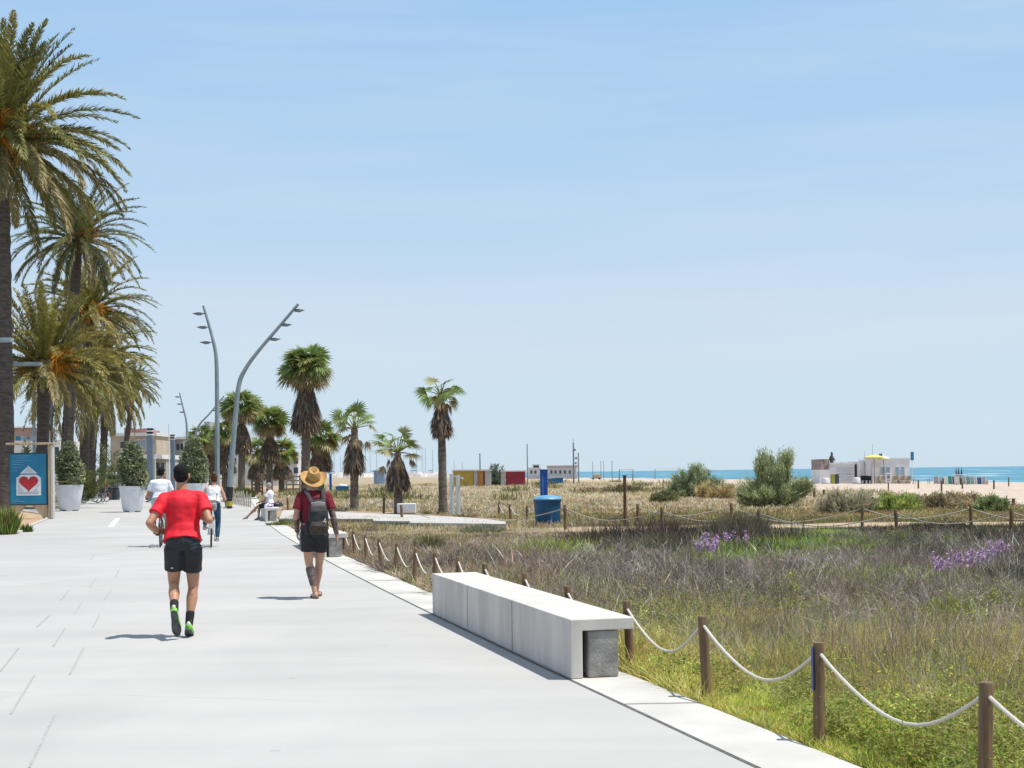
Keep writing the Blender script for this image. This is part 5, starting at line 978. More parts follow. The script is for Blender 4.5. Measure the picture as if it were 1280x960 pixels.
g = GT(744.5, 599.5); t = thing('beach_cart', 'small beige covered cart standing on the beach among poles', 'cart', g); s = MB(); s.box((.3, 0, .85), (1.8, 1., 1.), 0); s.build('cover', mat('cart_cover', (.42, .34, .24), .8, .1, 2), t, bevel=.15); s = MB(); s.box((0, 0, .3), (2.6, .9, .12)); s.build('bed', darkm, t)
for x in (-.6, .9): s = MB(); s.tube([(x, -.5, .22), (x, .5, .22)], .22, 12, ax=(1, 0, 0)); s.build('wheel', darkm, t)
for k in range(4): g = GT(687.5 + k * 4.6, 605); t = thing('blue_crate', '%s blue plastic crate from left behind the blue pillar' % ORD[k], 'crate', g, 0, 'blue crates on the beach'); s = MB(); s.box((0, 0, .42), (.56, .5, .72)); s.build('body', mat('tub_blue', 0), t, bevel=.03); s = MB(); s.box((0, 0, .8), (.6, .54, .06)); s.build('lid', mat('tub_rim', 0), t)
# far marina
bw = mat('breakwater_rock', (.40, .37, .34), .9, .25, .15, .6, .8)
a, b = P(395, 598, 760), P(566, 598, 760); s = MB(); n = 60; rr = random.Random(3); prof = [(-6, 0), (-3, 2.2), (0, 3.2), (3, 2.2), (6, 0)]; vs = []; fs = []
for i in range(n + 1):
    for (y, z) in prof: vs.append((a.x + (b.x - a.x) * i / n, y, z * rr.uniform(.75, 1.15) - 1.))
for i in range(n):
    for j in range(4): fs.append((i * 5 + j, (i + 1) * 5 + j, (i + 1) * 5 + j + 1, i * 5 + j + 1))
s.add(vs, fs); tag(s.build('breakwater', bw, loc=(0, 760, 0)), 'long low stone breakwater before the far marina', 'breakwater')
s = MB(); s.add([(-220, 775, .3), (20, 775, .3), (20, 1000, .3), (-220, 1000, .3)], [(0, 1, 2, 3)]); tag(s.build('harbour_water', mm), kind='structure')
hullm = mat('hull_white', (.65, .66, .68), .4, .05, .5); mastm = mat('mast_grey', (.42, .45, .48), .5, .05, 1)
for i, (px, y0) in enumerate(((404, 572), (411, 563), (414.5, 567), (418, 560), (426, 570), (437, 569), (448, 566), (457, 558), (463, 561), (471, 566), (485, 562), (489, 568), (494, 571), (505, 566), (515, 570), (521, 557), (528, 563), (532, 560), (541, 562), (558, 572), (568, 575), (578, 577))):
    d = 800 + (i * 37) % 90; b = P(px, 597, d); h = P(px, y0, d).z - .3; t = thing('sailing_boat', 'moored white sailing boat in the far marina, %s mast from the left' % (ORD[i] if i < 20 else ['last but one', 'last'][i - 20]), 'boat', (b.x, d, .3), 0, 'sailing boats in the marina')
    s = MB(); L_ = rr.uniform(6, 10); s.prism([(-L_ / 2, 0), (L_ / 2 - 1, 0), (L_ / 2 + .6, 1.5), (-L_ / 2 - .3, 1.3)], 'y', -1.3, 1.3); s.build('hull', hullm, t); s = MB(); s.prism([(-L_ * .28, 1.4), (L_ * .2, 1.4), (L_ * .1, 2.3), (-L_ * .25, 2.2)], 'y', -.8, .8); s.build('cabin', hullm, t)
    s = MB(); s.tube([(0, 0, 1.3), (0, 0, h)], [.17, .11], 6); s.box((0, 0, h * .62), (1.5, .08, .1)); s.build('mast', mastm, t)
    if i % 3 == 0: s = MB(); s.tube([(0, 0, 3), (-L_ * .42, 0, 2.9)], .22, 6); s.build('furled_sail', mat('sail_cover', (.05, .09, .2), .8, .2, 1), t)
d = 430; ox = P(690, 600, d).x; z0 = zl(ox, d); t = thing('harbour_office', 'low white harbour building with a control deck far away beside the red hut', 'building', (ox, d, 0)); hz = mat('far_white', (.50, .50, .52), .8, .06, .2)
block(t, 'wall', hz, 660.5, 676, 584.5, 599, 8, d, ox, zb=z0 - .3); block(t, 'control_deck', glassd, 666.5, 674, 581.8, 584.3, 5, d, ox, 1); block(t, 'deck_roof', hz, 665.5, 675, 580.6, 581.7, 6, d, ox, .5)
block(t, 'wall', hz, 685.5, 721, 584.5, 599, 10, d, ox, zb=z0 - .3); block(t, 'roof', mat('far_pink', (.36, .31, .32), .8, .1, .3), 684.5, 722, 582, 584.3, 11, d, ox, -.4)
for x in (663, 668, 688, 693, 699, 705, 711, 716): block(t, 'window', glassd, x, x + 2.6, 588, 592, .1, d, ox, -.1)
block(t, 'dark_base', grey, 660.5, 721, 594.5, 599, .5, d, ox, -.6, zb=z0 - .3)
# ================================================================ BEACH BAR AND BEACH THINGS
d = 180; ox = P(1081, 600, d).x; z0 = zl(ox, d) - .05; t = thing('beach_bar', 'white flat roofed beach bar on the sand with a mural on its left end', 'beach bar', (ox, d, 0)); wbar = mat('bar_white', (.72, .70, .70), .75, .05, .8)
bk = lambda nm, m_, x0, x1, y0, y1, dep=.1, back=-.1, zb=None: block(t, nm, m_, x0, x1, y0, y1, dep, d, ox, back, zb)
bk('wall', wbar, 1090, 1137.5, 574, 606, 7, 0, z0); bk('back_wall', wbar, 1068, 1089.8, 577, 606, 4, 3.5, z0); bk('wall', wbar, 1037, 1067.8, 580.5, 606, 6, .4, z0)
bk('mural', mat('mural', (.42, .33, .30), .8, .5, 1.6, c2=(.12, .09, .10)), 1024.5, 1036.8, 574, 587, 5, 0); bk('mural_base', wbar, 1024.5, 1036.8, 587.1, 606, 5, 0, z0)
bk('parapet', wbar, 1036.9, 1067.9, 578.5, 580.4, 6.2, .3); bk('roof_edge', shade, 1089, 1138.5, 572.8, 573.9, 7.1, -.06)
for y in (584.5, 588, 592, 596, 600): bk('slat', mat('slat_grey', (.5, .5, .54), .8, .1, 2), 1046.5, 1067.5, y, y + 1.2, .07, .3)
for x in (1101, 1107.5, 1119, 1125.5): w = bk('window', shade, x, x + 5.2, 583, 594); block(w, 'pane', winb, x + .5, x + 4.7, 583.6, 593.4, .03, d, ox, -.14)
for x0, x1 in ((1070, 1073), (1076.5, 1079.5)): bk('opening', darkm, x0, x1, 583 if x0 < 1075 else 580, 603, .08, 3.4)
for x in (1074, 1083, 1089): bk('column', wbar, x, x + 1.3, 577, 606, .15, .2, z0)
def small(name, label, cat, px, py, fn, d=None, grp=None):
    g = GT(px, py) if d is None else Vector((P(px, py, d).x, d, zl(P(px, py, d).x, d))); t = thing(name, label, cat, g, 0, grp); fn(t, g.y / FPX); return t
def umb(t, k, zc, r, m_):
    s = MB(); s.tube([(0, 0, 0), (0, 0, zc + .35)], .04, 6); s.build('pole', pg, t); s = MB(); s.lathe([(.02, zc + .35), (r * .5, zc + .22), (r, zc), (r, zc - .12), (r * .97, zc - .1), (.02, zc + .3)], 16); s.build('canopy', m_, t)
small('parasol', 'pale yellow parasol spread above the beach bar roof', 'parasol', 1093, 604, lambda t, k: umb(t, k, 3.35, 1.3, mat('parasol_yellow', (.55, .47, .12), .7, .06, 2)), 178.5)
small('parasol', 'cream parasol just right of the yellow one on the bar', 'parasol', 1105, 604, lambda t, k: umb(t, k, 3.25, .75, mat('parasol_cream', (.6, .56, .42), .7, .06, 2)), 178.2)
small('parasol', 'red beach parasol by the sea between the two tamarisks', 'parasol', 920.5, 597, lambda t, k: umb(t, k, 1.9, 1.25, mat('parasol_red', (.5, .12, .12), .7, .06, 2)))
def flag(t, k, zt, h):
    s = MB(); s.tube([(0, 0, 0), (0, 0, zt)], .04, 6); s.build('pole', shade, t); s = MB(); s.box((.0, -.06, zt - h / 2), (.4, .03, h)); s.build('banner', mat('banner_blue', (.012, .13, .27), .6, .1, 3), t, bevel=.005)
    for q in (.3, .55, .75): MB().box((.0, -.079, zt - h * q), (.2, .004, .1)).build('banner_mark', mat('banner_pale', (.12, .3, .42), .6, .1, 3), t)
small('banner', 'blue banner flag rising behind the bar roof', 'flag', 1101, 604, lambda t, k: flag(t, k, 4.05, .75), 188); small('banner', 'tall blue banner flag at the right end of the bar', 'flag', 1140.5, 604, lambda t, k: flag(t, k, 4.1, 1.05), 179)
for i, (px, zt) in enumerate(((1081, 4.2), (1091.2, 5.2))): small('pole', ['shorter thin aerial on the bar roof', 'taller thin aerial on the bar roof by the parasol'][i], 'pole', px, 604, lambda t, k: (lambda s: (s.tube([(0, 0, 0), (0, 0, zt)], .025, 6), s.build('rod', pg, t)))(MB()), 184.5)
def statue(t, k):
    s = MB(); s.caps((0, 0, .0), (0, 0, .75), .26, .2); s.caps((-.12, 0, .65), (.05, 0, 1.05), .2, .14); s.ball((.0, 0, 1.22), (.15, .15, .18)); s.caps((.15, 0, .75), (.42, -.05, .3), .09, .07); s.caps((-.15, 0, .75), (-.38, -.05, .35), .09, .07)
    s.fuse('figure', mat('statue_dark', (.07, .06, .055), .8, .3, 5), t, .05, 3); s = MB(); s.box((.35, 0, -.04), (1.9, .5, .12)); s.build('plinth', darkm, t)
q = small('roof_statue', 'dark sculpture sitting on the left of the bar roof', 'statue', 1040, 604, statue, 180.6); q.location.z = P(1040, 578.6, 180.6).z
for i, (px, m_) in enumerate(((1041, mat('bin_lime', (.32, .32, .05), .6, .1, 4)), (1046, mat('bin_dark', (.06, .065, .1), .6, .1, 4)))):
    def bn(t, k): s = MB(); s.box((0, 0, .55), (.48, .5, 1.1)); s.build('body', m_, t, bevel=.04); s = MB(); s.box((0, 0, 1.14), (.52, .55, .08)); s.build('lid', m_, t, bevel=.02)
    small('wheelie_bin', ['lime yellow bin before the left part of the bar', 'dark blue bin beside the lime yellow one'][i], 'bin', px, 605, bn, 177.5)
wick = mat('wicker', (.42, .36, .29), .9, .25, 6, .4, 20)
def chair(t, k):
    s = MB(); s.lathe([(.01, .1), (.36, .1), (.42, .45), (.40, .48), (.01, .48)], 12); s.build('seat', wick, t); s = MB(); pts = [(math.cos(a) * .4, math.sin(a) * .4, .75) for a in np.linspace(-.3, math.pi + .3, 9)]; s.tube(pts, [(.3, .05)] * 9, 6, ax=(0, 0, 1)); s.build('backrest', wick, t)
    for a in range(4): s = MB(); s.tube([(math.cos(a * 1.57 + .78) * .3, math.sin(a * 1.57 + .78) * .3, 0), (math.cos(a * 1.57 + .78) * .3, math.sin(a * 1.57 + .78) * .3, .12)], .03, 6); s.build('leg', darkm, t)
for i, px in enumerate((1098, 1103.5, 1108, 1117.5, 1122, 1127, 1134.5)): small('wicker_chair', 'round wicker chair outside the bar windows, %s from the left' % ORD[i], 'chair', px, 604 - (i % 2), chair, 176.5 - (i % 2), 'wicker chairs of the beach bar')
def dchair(t, k):
    s = MB(); s.box((0, 0, .45), (.45, .45, .05)); s.build('seat', darkm, t); s = MB(); s.box((0, .22, .75), (.45, .04, .55)); s.build('backrest', darkm, t)
    for a in (-.2, .2):
        for b in (-.2, .2): s = MB(); s.box((a, b, .21), (.04, .04, .42)); s.build('leg', darkm, t)
for i, px in enumerate((1078.5, 1083, 1087.5)): small('bar_chair', '%s of the dark chairs in the bar opening, from the left' % ORD[i], 'chair', px, 604, dchair, 178.5, 'dark chairs of the beach bar')
for i, px in enumerate((1032, 1070.5)):
    def dm(t, k): s = MB(); s.lathe([(.01, 0), (.5, 0), (.52, .5), (.45, .72), (.01, .78)], 14); s.build('cover', shade, t, smooth=True); s = MB(); s.lathe([(.51, .0), (.56, .0), (.56, .12), (.52, .12)], 14); s.build('hem', gr, t)
    small('covered_table', ['white covered round table at the left end of the bar', 'white covered round table by the dark bar opening'][i], 'table', px, 605, dm, 177)
def notice(t, k): s = MB(); s.tube([(0, 0, 0), (0, 0, .95)], .05, 8); s.build('post', wood, t); s = MB(); s.box((0, -.06, 1.05), (.42, .03, .66)); f = s.build('board', shade, t, bevel=.01); [MB().box((0, -.079, z), (w, .006, h)).build(n, lnr, f) for z, w, h, n in ((1.1, .2, .22, 'symbol'), (.88, .26, .05, 'text_line'), (1.28, .26, .04, 'text_line'))]
small('notice_board', 'white notice with dark symbol on a post in front of the bar', 'sign', 1110.5, 613, notice, 100)
def table(t, k):
    s = MB(); s.box((0, 0, .72), (2.1, 1., .06)); s.build('top', mat('table_white', (.62, .72, .76), .5, .05, 3), t, bevel=.01)
    for x in (-.9, .9):
        for y in (-.4, .4): s = MB(); s.box((x, y, .345), (.06, .06, .69)); s.build('leg', pg, t)
small('white_table', 'long white table standing on the sand right of the bar', 'table', 1152, 604, table, 176)
for i, (px, w, h, c) in enumerate(((1170, .55, .9, (.22, .2, .2)), (1174.5, .5, .85, (.3, .28, .27)), (1178.5, .5, .75, (.02, .06, .16)), (1182.5, .4, .95, (.45, .42, .36)), (1187, .55, 1.0, (.02, .17, .13)), (1191.5, .4, .95, (.04, .06, .1)), (1196, .5, 1.0, (.4, .37, .3)), (1200.5, .45, .8, (.05, .05, .06)), (1205, .55, 1.0, (.3, .26, .22)), (1210, .5, .9, (.1, .18, .16)), (1214.5, .5, .9, (.16, .22, .22)), (1219.5, .45, .9, (.42, .38, .36)), (1224, .55, .85, (.03, .06, .12)), (1229, .5, .9, (.25, .24, .26)), (1233, .35, .6, (.4, .25, .2)))):
    def loungers(t, k):
        m_ = mat('lounger_fabric_%d' % i, c, .8, .2, 4); s = MB(); s.box((0, 0, h / 2 + .08), (w, .12, h), 0, Matrix.Rotation(R_(-12), 3, 'X')); s.build('fabric', m_, t, bevel=.02)
        for x in (-w / 2 - .02, w / 2 + .02): s = MB(); s.box((x, 0, h / 2 + .05), (.035, .16, h + .1), 0, Matrix.Rotation(R_(-12), 3, 'X')); s.build('rail', shade, t)
    nm = {2: 'blue', 4: 'green', 5: 'navy', 7: 'black', 12: 'navy', 14: 'orange'}.get(i, 'faded striped')
    small('folded_lounger', '%s folded sun lounger leaning in the stack by the sea, %s from the left' % (nm, ORD[i]), 'sun lounger', px, 603, loungers, 176 + (i % 3) * .4, 'folded sun loungers stacked on the beach')
def shelter(t, k):
    s = MB(); s.box((0, 0, 1.25), (2., 1.2, .1)); s.build('roof', shade, t, bevel=.02)
    for x in (-.85, .85): s = MB(); s.box((x, 0, .6), (.08, .08, 1.2)); s.build('post', shade, t)
small('lounger_shelter', 'small white roofed stand in the lounger stack', 'stand', 1201, 603, shelter, 178)
for i, px in enumerate((1195.5, 1198, 1201)):
    def rolled(t, k): s = MB(); s.tube([(0, 0, 0), (.05 * i, 0, 1.4), (.08 * i - .04, 0, 2.05 + .1 * (i % 2))], [.09, .13, .03], 8); s.build('canopy', mat('parasol_dark', (.05, .07, .1), .8, .3, 4), t); s = MB(); s.tube([(0.08 * i - .04, 0, 2.0), (.1 * i - .04, 0, 2.35)], .02, 5); s.build('pole', pg, t)
    small('rolled_parasol', '%s of the rolled dark parasols standing above the lounger stack' % ORD[i], 'parasol', px, 602, rolled, 178.8 + i * .3, 'rolled parasols in the lounger stack')
# ================================================================ PEOPLE
def skinm(n, c): return mat('skin_' + n, c, .5, .10, 7, .1, 80, spec=.35)
RINGS = [(-.13, .10, .085, 0), (-.04, .155, .11, -.005), (.05, .168, .118, -.012), (.2, .157, .108, -.004), (.38, .140, .098, .0), (.58, .154, .108, .004), (.75, .170, .116, .004), (.87, .172, .102, -.002), (.95, .118, .072, -.005), (1., .066, .062, -.008)]
def torso(s, J, off=0., t0=-.2, t1=1.1, w=1., hem=0.):
    p, n = Vector(J['pelvis']), Vector(J['neck']); ha = (Vector(J['hipR']) - Vector(J['hipL'])).normalized(); sa = (Vector(J['shR']) - Vector(J['shL'])).normalized(); up = (n - p)
    pts, rs, ax = [], [], []
    for (t, a, b, f) in RINGS:
        if t < t0 or t > t1: continue
        k = min(1, max(0, t)); la = ha.lerp(sa, k).normalized(); fw = up.normalized().cross(la); q = p + up * t + fw * f
        if t <= .6: q = q + fw * .015 * math.sin(math.pi * min(1, max(0, t) / .6))
        e = hem if t == min(r[0] for r in RINGS if r[0] >= t0) else 0
        pts.append(q); rs.append((a * w + off + e, b * w ** .5 + off + e)); ax.append(la)
    s.tube(pts, rs, 20, ax=ax)
def hand(s, el, wr, d, n, side, curl=.5, sc_=1.):
    """palm, four unequal bent fingers and a thumb from the side of the palm; d = pointing, n = palm normal"""
    wr = Vector(wr); d = Vector(d).normalized(); n = Vector(n); n = (n - d * n.dot(d)).normalized(); l = d.cross(n) * side
    s.tube([wr - d * .02, wr + d * .015, wr + d * .05 * sc_, wr + d * .09 * sc_, wr + d * .098 * sc_], [(.024, .019), (.028, .017), (.039 * sc_, .016), (.040 * sc_, .014), (.034, .008)], 12, ax=l)
    for i, ln in enumerate((.066, .076, .071, .056)):
        a = wr + d * .088 * sc_ + l * (.030 - .0195 * i) * sc_; dd = d; q = a
        for j, f in enumerate((.45, .32, .25)):
            ang = curl * (.75, 1.1, .8)[j]; ax = l * side; dd = (Matrix.Rotation(ang * side, 3, ax) @ dd); 
            if (Matrix.Rotation(.3 * side, 3, ax) @ d).dot(n) < 0: dd = (Matrix.Rotation(-2 * ang * side, 3, ax) @ dd)
            q2 = q + dd * ln * f * sc_; s.caps(q, q2, .0092 - .0008 * j, .0085 - .0008 * j, 8); q = q2
    a = wr + d * .03 * sc_ + l * .03 * sc_; b = a + (d * .55 + l * .6 + n * .35).normalized() * .042 * sc_; c = b + (d * .85 + l * .15 + n * .4).normalized() * .032 * sc_
    s.caps(a, b, .0125, .0105, 8); s.caps(b, c, .0105, .0085, 8)
def footgeo(kn, an, toe):
    kn, an, toe = Vector(kn), Vector(an), Vector(toe); sd_ = (an - kn).normalized(); hb = an + sd_ * .05; df = (toe - hb).normalized(); ns = (sd_ - df * sd_.dot(df)).normalized(); return hb - df * .045, df, ns, df.cross(ns)
def shoe(s, kn, an, toe, g=0.):
    h, df, ns, la = footgeo(kn, an, toe); L_ = (Vector(toe) - h).length
    s.tube([h + df * x * L_ + ns * z for x, z in ((-.04, 0), (.0, .0), (.15, .0), (.4, .006), (.65, .012), (.85, .016), (1., .02), (1.03, .022))],
           [(.012, .015), (.029 + g, .034 + g), (.034 + g, .042 + g), (.037 + g, .038 + g), (.045 + g, .03 + g), (.044 + g, .024 + g), (.026 + g, .015 + g), (.008, .006)], 14, ax=la)
    s.caps(Vector(an) - (Vector(an) - Vector(kn)).normalized() * .02, h + df * .05, .038 + g, .032 + g, 12)
def sole(s, kn, an, toe, th=.022, dn=.032):
    h, df, ns, la = footgeo(kn, an, toe); L_ = (Vector(toe) - h).length
    s.tube([h + df * x * L_ + ns * (dn + (.004 if x > .9 else 0)) for x in (-.07, .0, .15, .4, .65, .85, 1., 1.05)], [(.012, th * .4), (.034, th * .5), (.038, th * .5), (.036, th * .5), (.049, th * .5), (.048, th * .5), (.03, th * .45), (.012, th * .3)], 14, ax=la)
def person(label, loc, rz, J, skin, w=1., bare=None, sc_=1., tilt=None, headrot=(0, 0, 0), hands=None):
    t = thing('person', label, 'person', loc, rz); J = {k: Vector(v) for k, v in J.items()}; s = MB(); torso(s, J, -.006, w=w); hd = J['head']; Mh = Matrix.Rotation(headrot[2], 3, 'Z') @ Matrix.Rotation(headrot[0], 3, 'X') @ Matrix.Rotation(headrot[1], 3, 'Y'); hp = lambda x, y, z: hd + Mh @ Vector((x, y, z))
    s.caps(J['neck'] - Vector((0, 0, .05)), hp(0, -.012, -.06), .057 * w, .052, 14)
    s.ball(hp(0, 0, .015), (.074, .094, .098), 18, 12, Mh); s.ball(hp(0, .022, -.055), (.056, .068, .06), 14, 10, Mh); s.caps(hp(0, .092, .012), hp(0, .108, -.022), .010, .015, 8)
    for x in (-1, 1): s.ball(hp(x * .077, -.005, -.005), (.012, .02, .031), 10, 8, Mh); s.ball(hp(x * .03, .083, .028), (.02, .012, .008), 8, 6, Mh)
    s.ball(hp(0, .088, -.052), (.024, .008, .007), 10, 6, Mh)
    yoke(s, J, .048, .042)
    for sd_, q in (('L', -1), ('R', 1)):
        sh, el, wr, hi, kn, an, toe = (J[k + sd_] for k in ('sh', 'el', 'wr', 'hip', 'kn', 'an', 'toe'))
        s.ball(sh, .052 * w); s.caps(sh, el, .050 * w, .039, 14, [(.35, .049 * w), (.7, .042)]); s.caps(el, wr, .039, .026, 14, [(.25, .043), (.6, .035)])
        hv, hn, cu = (hands or {}).get(sd_, ((wr - el), Vector((-q, 0, 0)), .5)); hand(s, el, wr, hv, hn, q, cu)
        s.caps(hi + Vector((0, 0, -.02)), kn, .086 * w, .055, 16, [(.3, .083 * w), (.65, .068)]); s.caps(kn, an, .052, .034, 16, [(.14, .05), (.33, .0575), (.55, .049), (.8, .036)])
        cb = kn.lerp(an, .3); bk_ = (an - kn).normalized().cross(Vector((1, 0, 0))); s.ball(cb + Vector((0, -.016, 0)), (.040, .042, .10), 12, 8)
        if bare: shoe(s, kn, an, toe, -.004); h, df, ns, la = footgeo(kn, an, toe); [s.caps(toe + la * (k - 2) * .015 - df * .02, toe + la * (k - 2) * .016 + df * .006, .009, .008, 6) for k in range(5)]
        else: s.caps(an, footgeo(kn, an, toe)[0] + footgeo(kn, an, toe)[1] * .07, .03, .03, 10)
    s.fuse('body', skin, t, .0085 / sc_ * 1., 3)
    for x in (-1, 1): s = MB(); s.ball(hp(x * .03, .0905, .017), (.0125, .006, .007), 8, 6, Mh); e_ = s.build('eye', mat('eye_white', (.6, .58, .55), .3, .05, 9), t, smooth=True); s = MB(); s.ball(hp(x * .03, .0955, .017), (.0055, .0025, .0055), 8, 6, Mh); s.build('iris', mat('iris', (.03, .02, .012), .2, .1, 9), e_)
    if sc_ != 1: t.scale = (sc_,) * 3
    if tilt: t.rotation_euler = (tilt[0], tilt[1], rz)
    return t, J, hp, Mh
def hair(t, hp, Mh, c, parts, name='hair', wr=.006): s = MB(); [s.ball(hp(*p), r, 16, 12, Mh) for p, r in parts]; return s.fuse(name, mat('hair_%s' % c[0], c[1], .75, .4, 60, .5, 220, spec=.15), t, .008, 2, wr, 38)
SHORT = [((0, -.012, .05), (.080, .092, .076)), ((0, -.038, .012), (.077, .066, .088))]
def yoke(s, J, r, r2):
    for q in 'LR': s.caps(J['neck'] + Vector((0, -.012, -.035)), J['sh' + q] + (J['neck'] - J['sh' + q]) * .10 + Vector((0, 0, .002)), r, r2, 12)
def sleeves(s, J, fr, r0, r1):
    yoke(s, J, .064, r0 * .98)
    for q in 'LR': a = J['sh' + q]; b = a.lerp(J['el' + q], fr); d = (b - a).normalized(); s.ball(a + (J['neck'] - a) * .03, r0 * 1.05); s.tube([a - d * .01, a.lerp(b, .3), a.lerp(b, .7), b, b + d * .004], [r0 * 1.02, r0 * 1.03, r0 * .5 + r1 * .55, r1 * 1.04, r1 * .95], 16)

def shortleg(s, J, frL, frR, r0, r1):
    for q, f in (('L', frL), ('R', frR)): a, k = J['hip' + q], J['kn' + q]; s.tube([a + Vector((0, 0, .05)), a, a.lerp(k, f * .5), a.lerp(k, f * .97), a.lerp(k, f)], [r0 * .8, r0, (r0 + r1) / 2, r1, r1 * .95], 18)
PROM = math.atan(.245)
# ---- jogger in red
g = G(230, 796.5)
J = dict(pelvis=(.0, .0, .945), neck=(-.012, .10, 1.475), head=(-.018, .135, 1.635), shL=(-.178, .075, 1.405), shR=(.178, .075, 1.405), elL=(-.318, -.10, 1.165), wrL=(-.255, .115, 1.055), elR=(.272, -.10, 1.185), wrR=(.20, .13, 1.20),
         hipL=(-.088, 0, .90), hipR=(.09, 0, .90), knL=(-.102, .10, .535), anL=(-.072, -.225, .30), toeL=(-.055, -.115, .062), knR=(.092, .085, .515), anR=(.056, -.03, .150), toeR=(.047, .155, .03))
t, J, hp, Mh = person('jogger in a red t-shirt and black shorts with green running shoes, seen from behind', (g.x, g.y, .0), PROM * .6, J, skinm('jogger', (.40, .205, .125)), 1.02, hands={'L': ((.25, .9, .1), (1, 0, 0), 1.0), 'R': ((-.3, .9, .15), (-1, 0, 0), 1.0)})
hair(t, hp, Mh, ('black', (.009, .008, .008)), SHORT)
s = MB(); torso(s, J, .017, .0, 1.0, 1.03, .012); sleeves(s, J, .62, .064, .070); s.fuse('t_shirt', mat('shirt_red', (.62, .008, .022), .75, .08, 5, .5, 8, bdist=.03, stretch=(1, 1, 1.4)), t, .009, 2, .016, 9, .8)
s = MB(); torso(s, J, .008, -.2, .3, 1.0); shortleg(s, J, .60, .62, .104, .093); s.fuse('shorts', mat('shorts_black', (.016, .017, .021), .7, .25, 6, .8, 12, bdist=.03), t, .010, 3, .006, 10)
s = MB(); p = J['hipL'].lerp(J['knL'], .53) + Vector((-.01, -.103, 0)); s.ball(p, (.016, .005, .009), 10, 6); s.build('shorts_emblem', mat('emblem_grey', (.35, .36, .38), .5, .1, 9), t, smooth=True)
s = MB(); s.box((.125, -.118, .945), (.085, .006, .012), 0, Matrix.Rotation(-.25, 3, 'Y')); s.box((.125, -.116, .915), (.085, .006, .012), 0, Matrix.Rotation(-.25, 3, 'Y')); s.build('shorts_stripes', mat('stripe_teal', (.02, .07, .08), .6, .1, 9), t)
s = MB(); p = Vector(J['neck']) + Vector((.012, -.108, -.10)); s.tube([p, p + Vector((0, -.012, -.045)), p + Vector((0, -.02, -.095))], [(.003, .002)] * 3, 6); s.build('shirt_seam_tape', mat('tape_grey', (.5, .25, .27), .6, .1, 9), t)
for q in 'LR':
    kn, an, toe = J['kn' + q], J['an' + q], J['toe' + q]; s = MB(); a = an.lerp(kn, .26); s.caps(a, an + (an - kn).normalized() * .02, .0455, .040, 14); s.fuse('sock', mat('sock_black', (.013, .013, .014), .9, .2, 30), t, .007, 1)
    s = MB(); shoe(s, kn, an, toe, .004); sh_ = s.fuse('shoe', mat('shoe_green', (.22, .55, .02), .6, .3, 18, c2=(.10, .42, .03)), t, .006, 1); s = MB(); sole(s, kn, an, toe, .024, .036); so_ = s.fuse('sole', mat('sole_grey', (.10, .10, .105), .8, .4, 22, c2=(.045, .045, .05)), sh_, .006, 1)
    h, df, ns, la = footgeo(kn, an, toe); s = MB(); s.ball(h - df * .012 + ns * -.02, (.02, .016, .028), 10, 8); s.build('heel_tab', mat('heel_white', (.6, .65, .5), .6, .1, 9), sh_, smooth=True)
s = MB(); a = J['wrL'].lerp(J['elL'], .06); d_ = (J['wrL'] - J['elL']).normalized(); s.tube([a - d_ * .012, a + d_ * .012], .034, 14); w_ = s.build('watch', darkm, t, smooth=True); s = MB(); s.box(a + Vector((-.036, 0, .0)), (.012, .034, .034)); s.build('watch_face', glassd, w_, bevel=.004)
# ---- man with the straw hat
g = G(394, 747.5)
J = dict(pelvis=(.0, .0, .885), neck=(.01, .03, 1.405), head=(.0, .055, 1.555), shL=(-.172, .02, 1.345), shR=(.178, .02, 1.345), elL=(-.245, -.02, 1.065), wrL=(-.215, .14, .885), elR=(.25, -.03, 1.06), wrR=(.295, .0, .825),
         hipL=(-.085, 0, .85), hipR=(.085, 0, .85), knL=(-.075, .03, .475), anL=(-.010, -.07, .088), toeL=(-.03, .08, .022), knR=(.070, .12, .475), anR=(.035, .19, .10), toeR=(.095, .325, .024))
t, J, hp, Mh = person('man in a straw hat and dark red t-shirt walking away with a dark backpack', (g.x, g.y, .0), PROM * .9, J, skinm('walker', (.44, .25, .165)), .97, bare=True, hands={'L': ((.05, .35, -.9), (1, 0, 0), .45), 'R': ((.02, .05, -1), (-1, 0, 0), .28)})
hair(t, hp, Mh, ('brown', (.03, .018, .012)), SHORT)
s = MB(); torso(s, J, .016, .0, 1., 1.0, .012); sleeves(s, J, .60, .062, .070); s.fuse('t_shirt', mat('shirt_maroon', (.16, .006, .018), .8, .1, 5, .5, 9, bdist=.03), t, .010, 3, .006, 9, 1.3)
s = MB(); torso(s, J, .012, -.2, .3, 1.); shortleg(s, J, .62, .62, .108, .098); s.fuse('shorts', mat('shorts_charcoal', (.016, .017, .022), .75, .25, 6, .8, 12, bdist=.03), t, .010, 3, .006, 11)
for q in 'LR':
    s = MB(); sole(s, J['kn' + q], J['an' + q], J['toe' + q], .02, .036); f_ = s.fuse('flip_flop', mat('flip_flop_dark', (.03, .022, .02), .7, .3, 12), t, .006, 1); h, df, ns, la = footgeo(J['kn' + q], J['an' + q], J['toe' + q]); m_ = J['toe' + q] - df * .05
    s = MB(); s.tube([h + df * .10 + la * .045 + ns * .02, h + df * .14 + la * .035 - ns * .02, m_ - ns * .03, m_ + ns * .02], .006, 6); s.tube([h + df * .10 - la * .045 + ns * .02, h + df * .14 - la * .035 - ns * .02, m_ - ns * .03], .006, 6); s.build('strap', darkm, f_)
ink = mat('tattoo_ink', (.16, .11, .095), .5, .45, 22, c2=(.075, .062, .062), thr=(.46, .56))
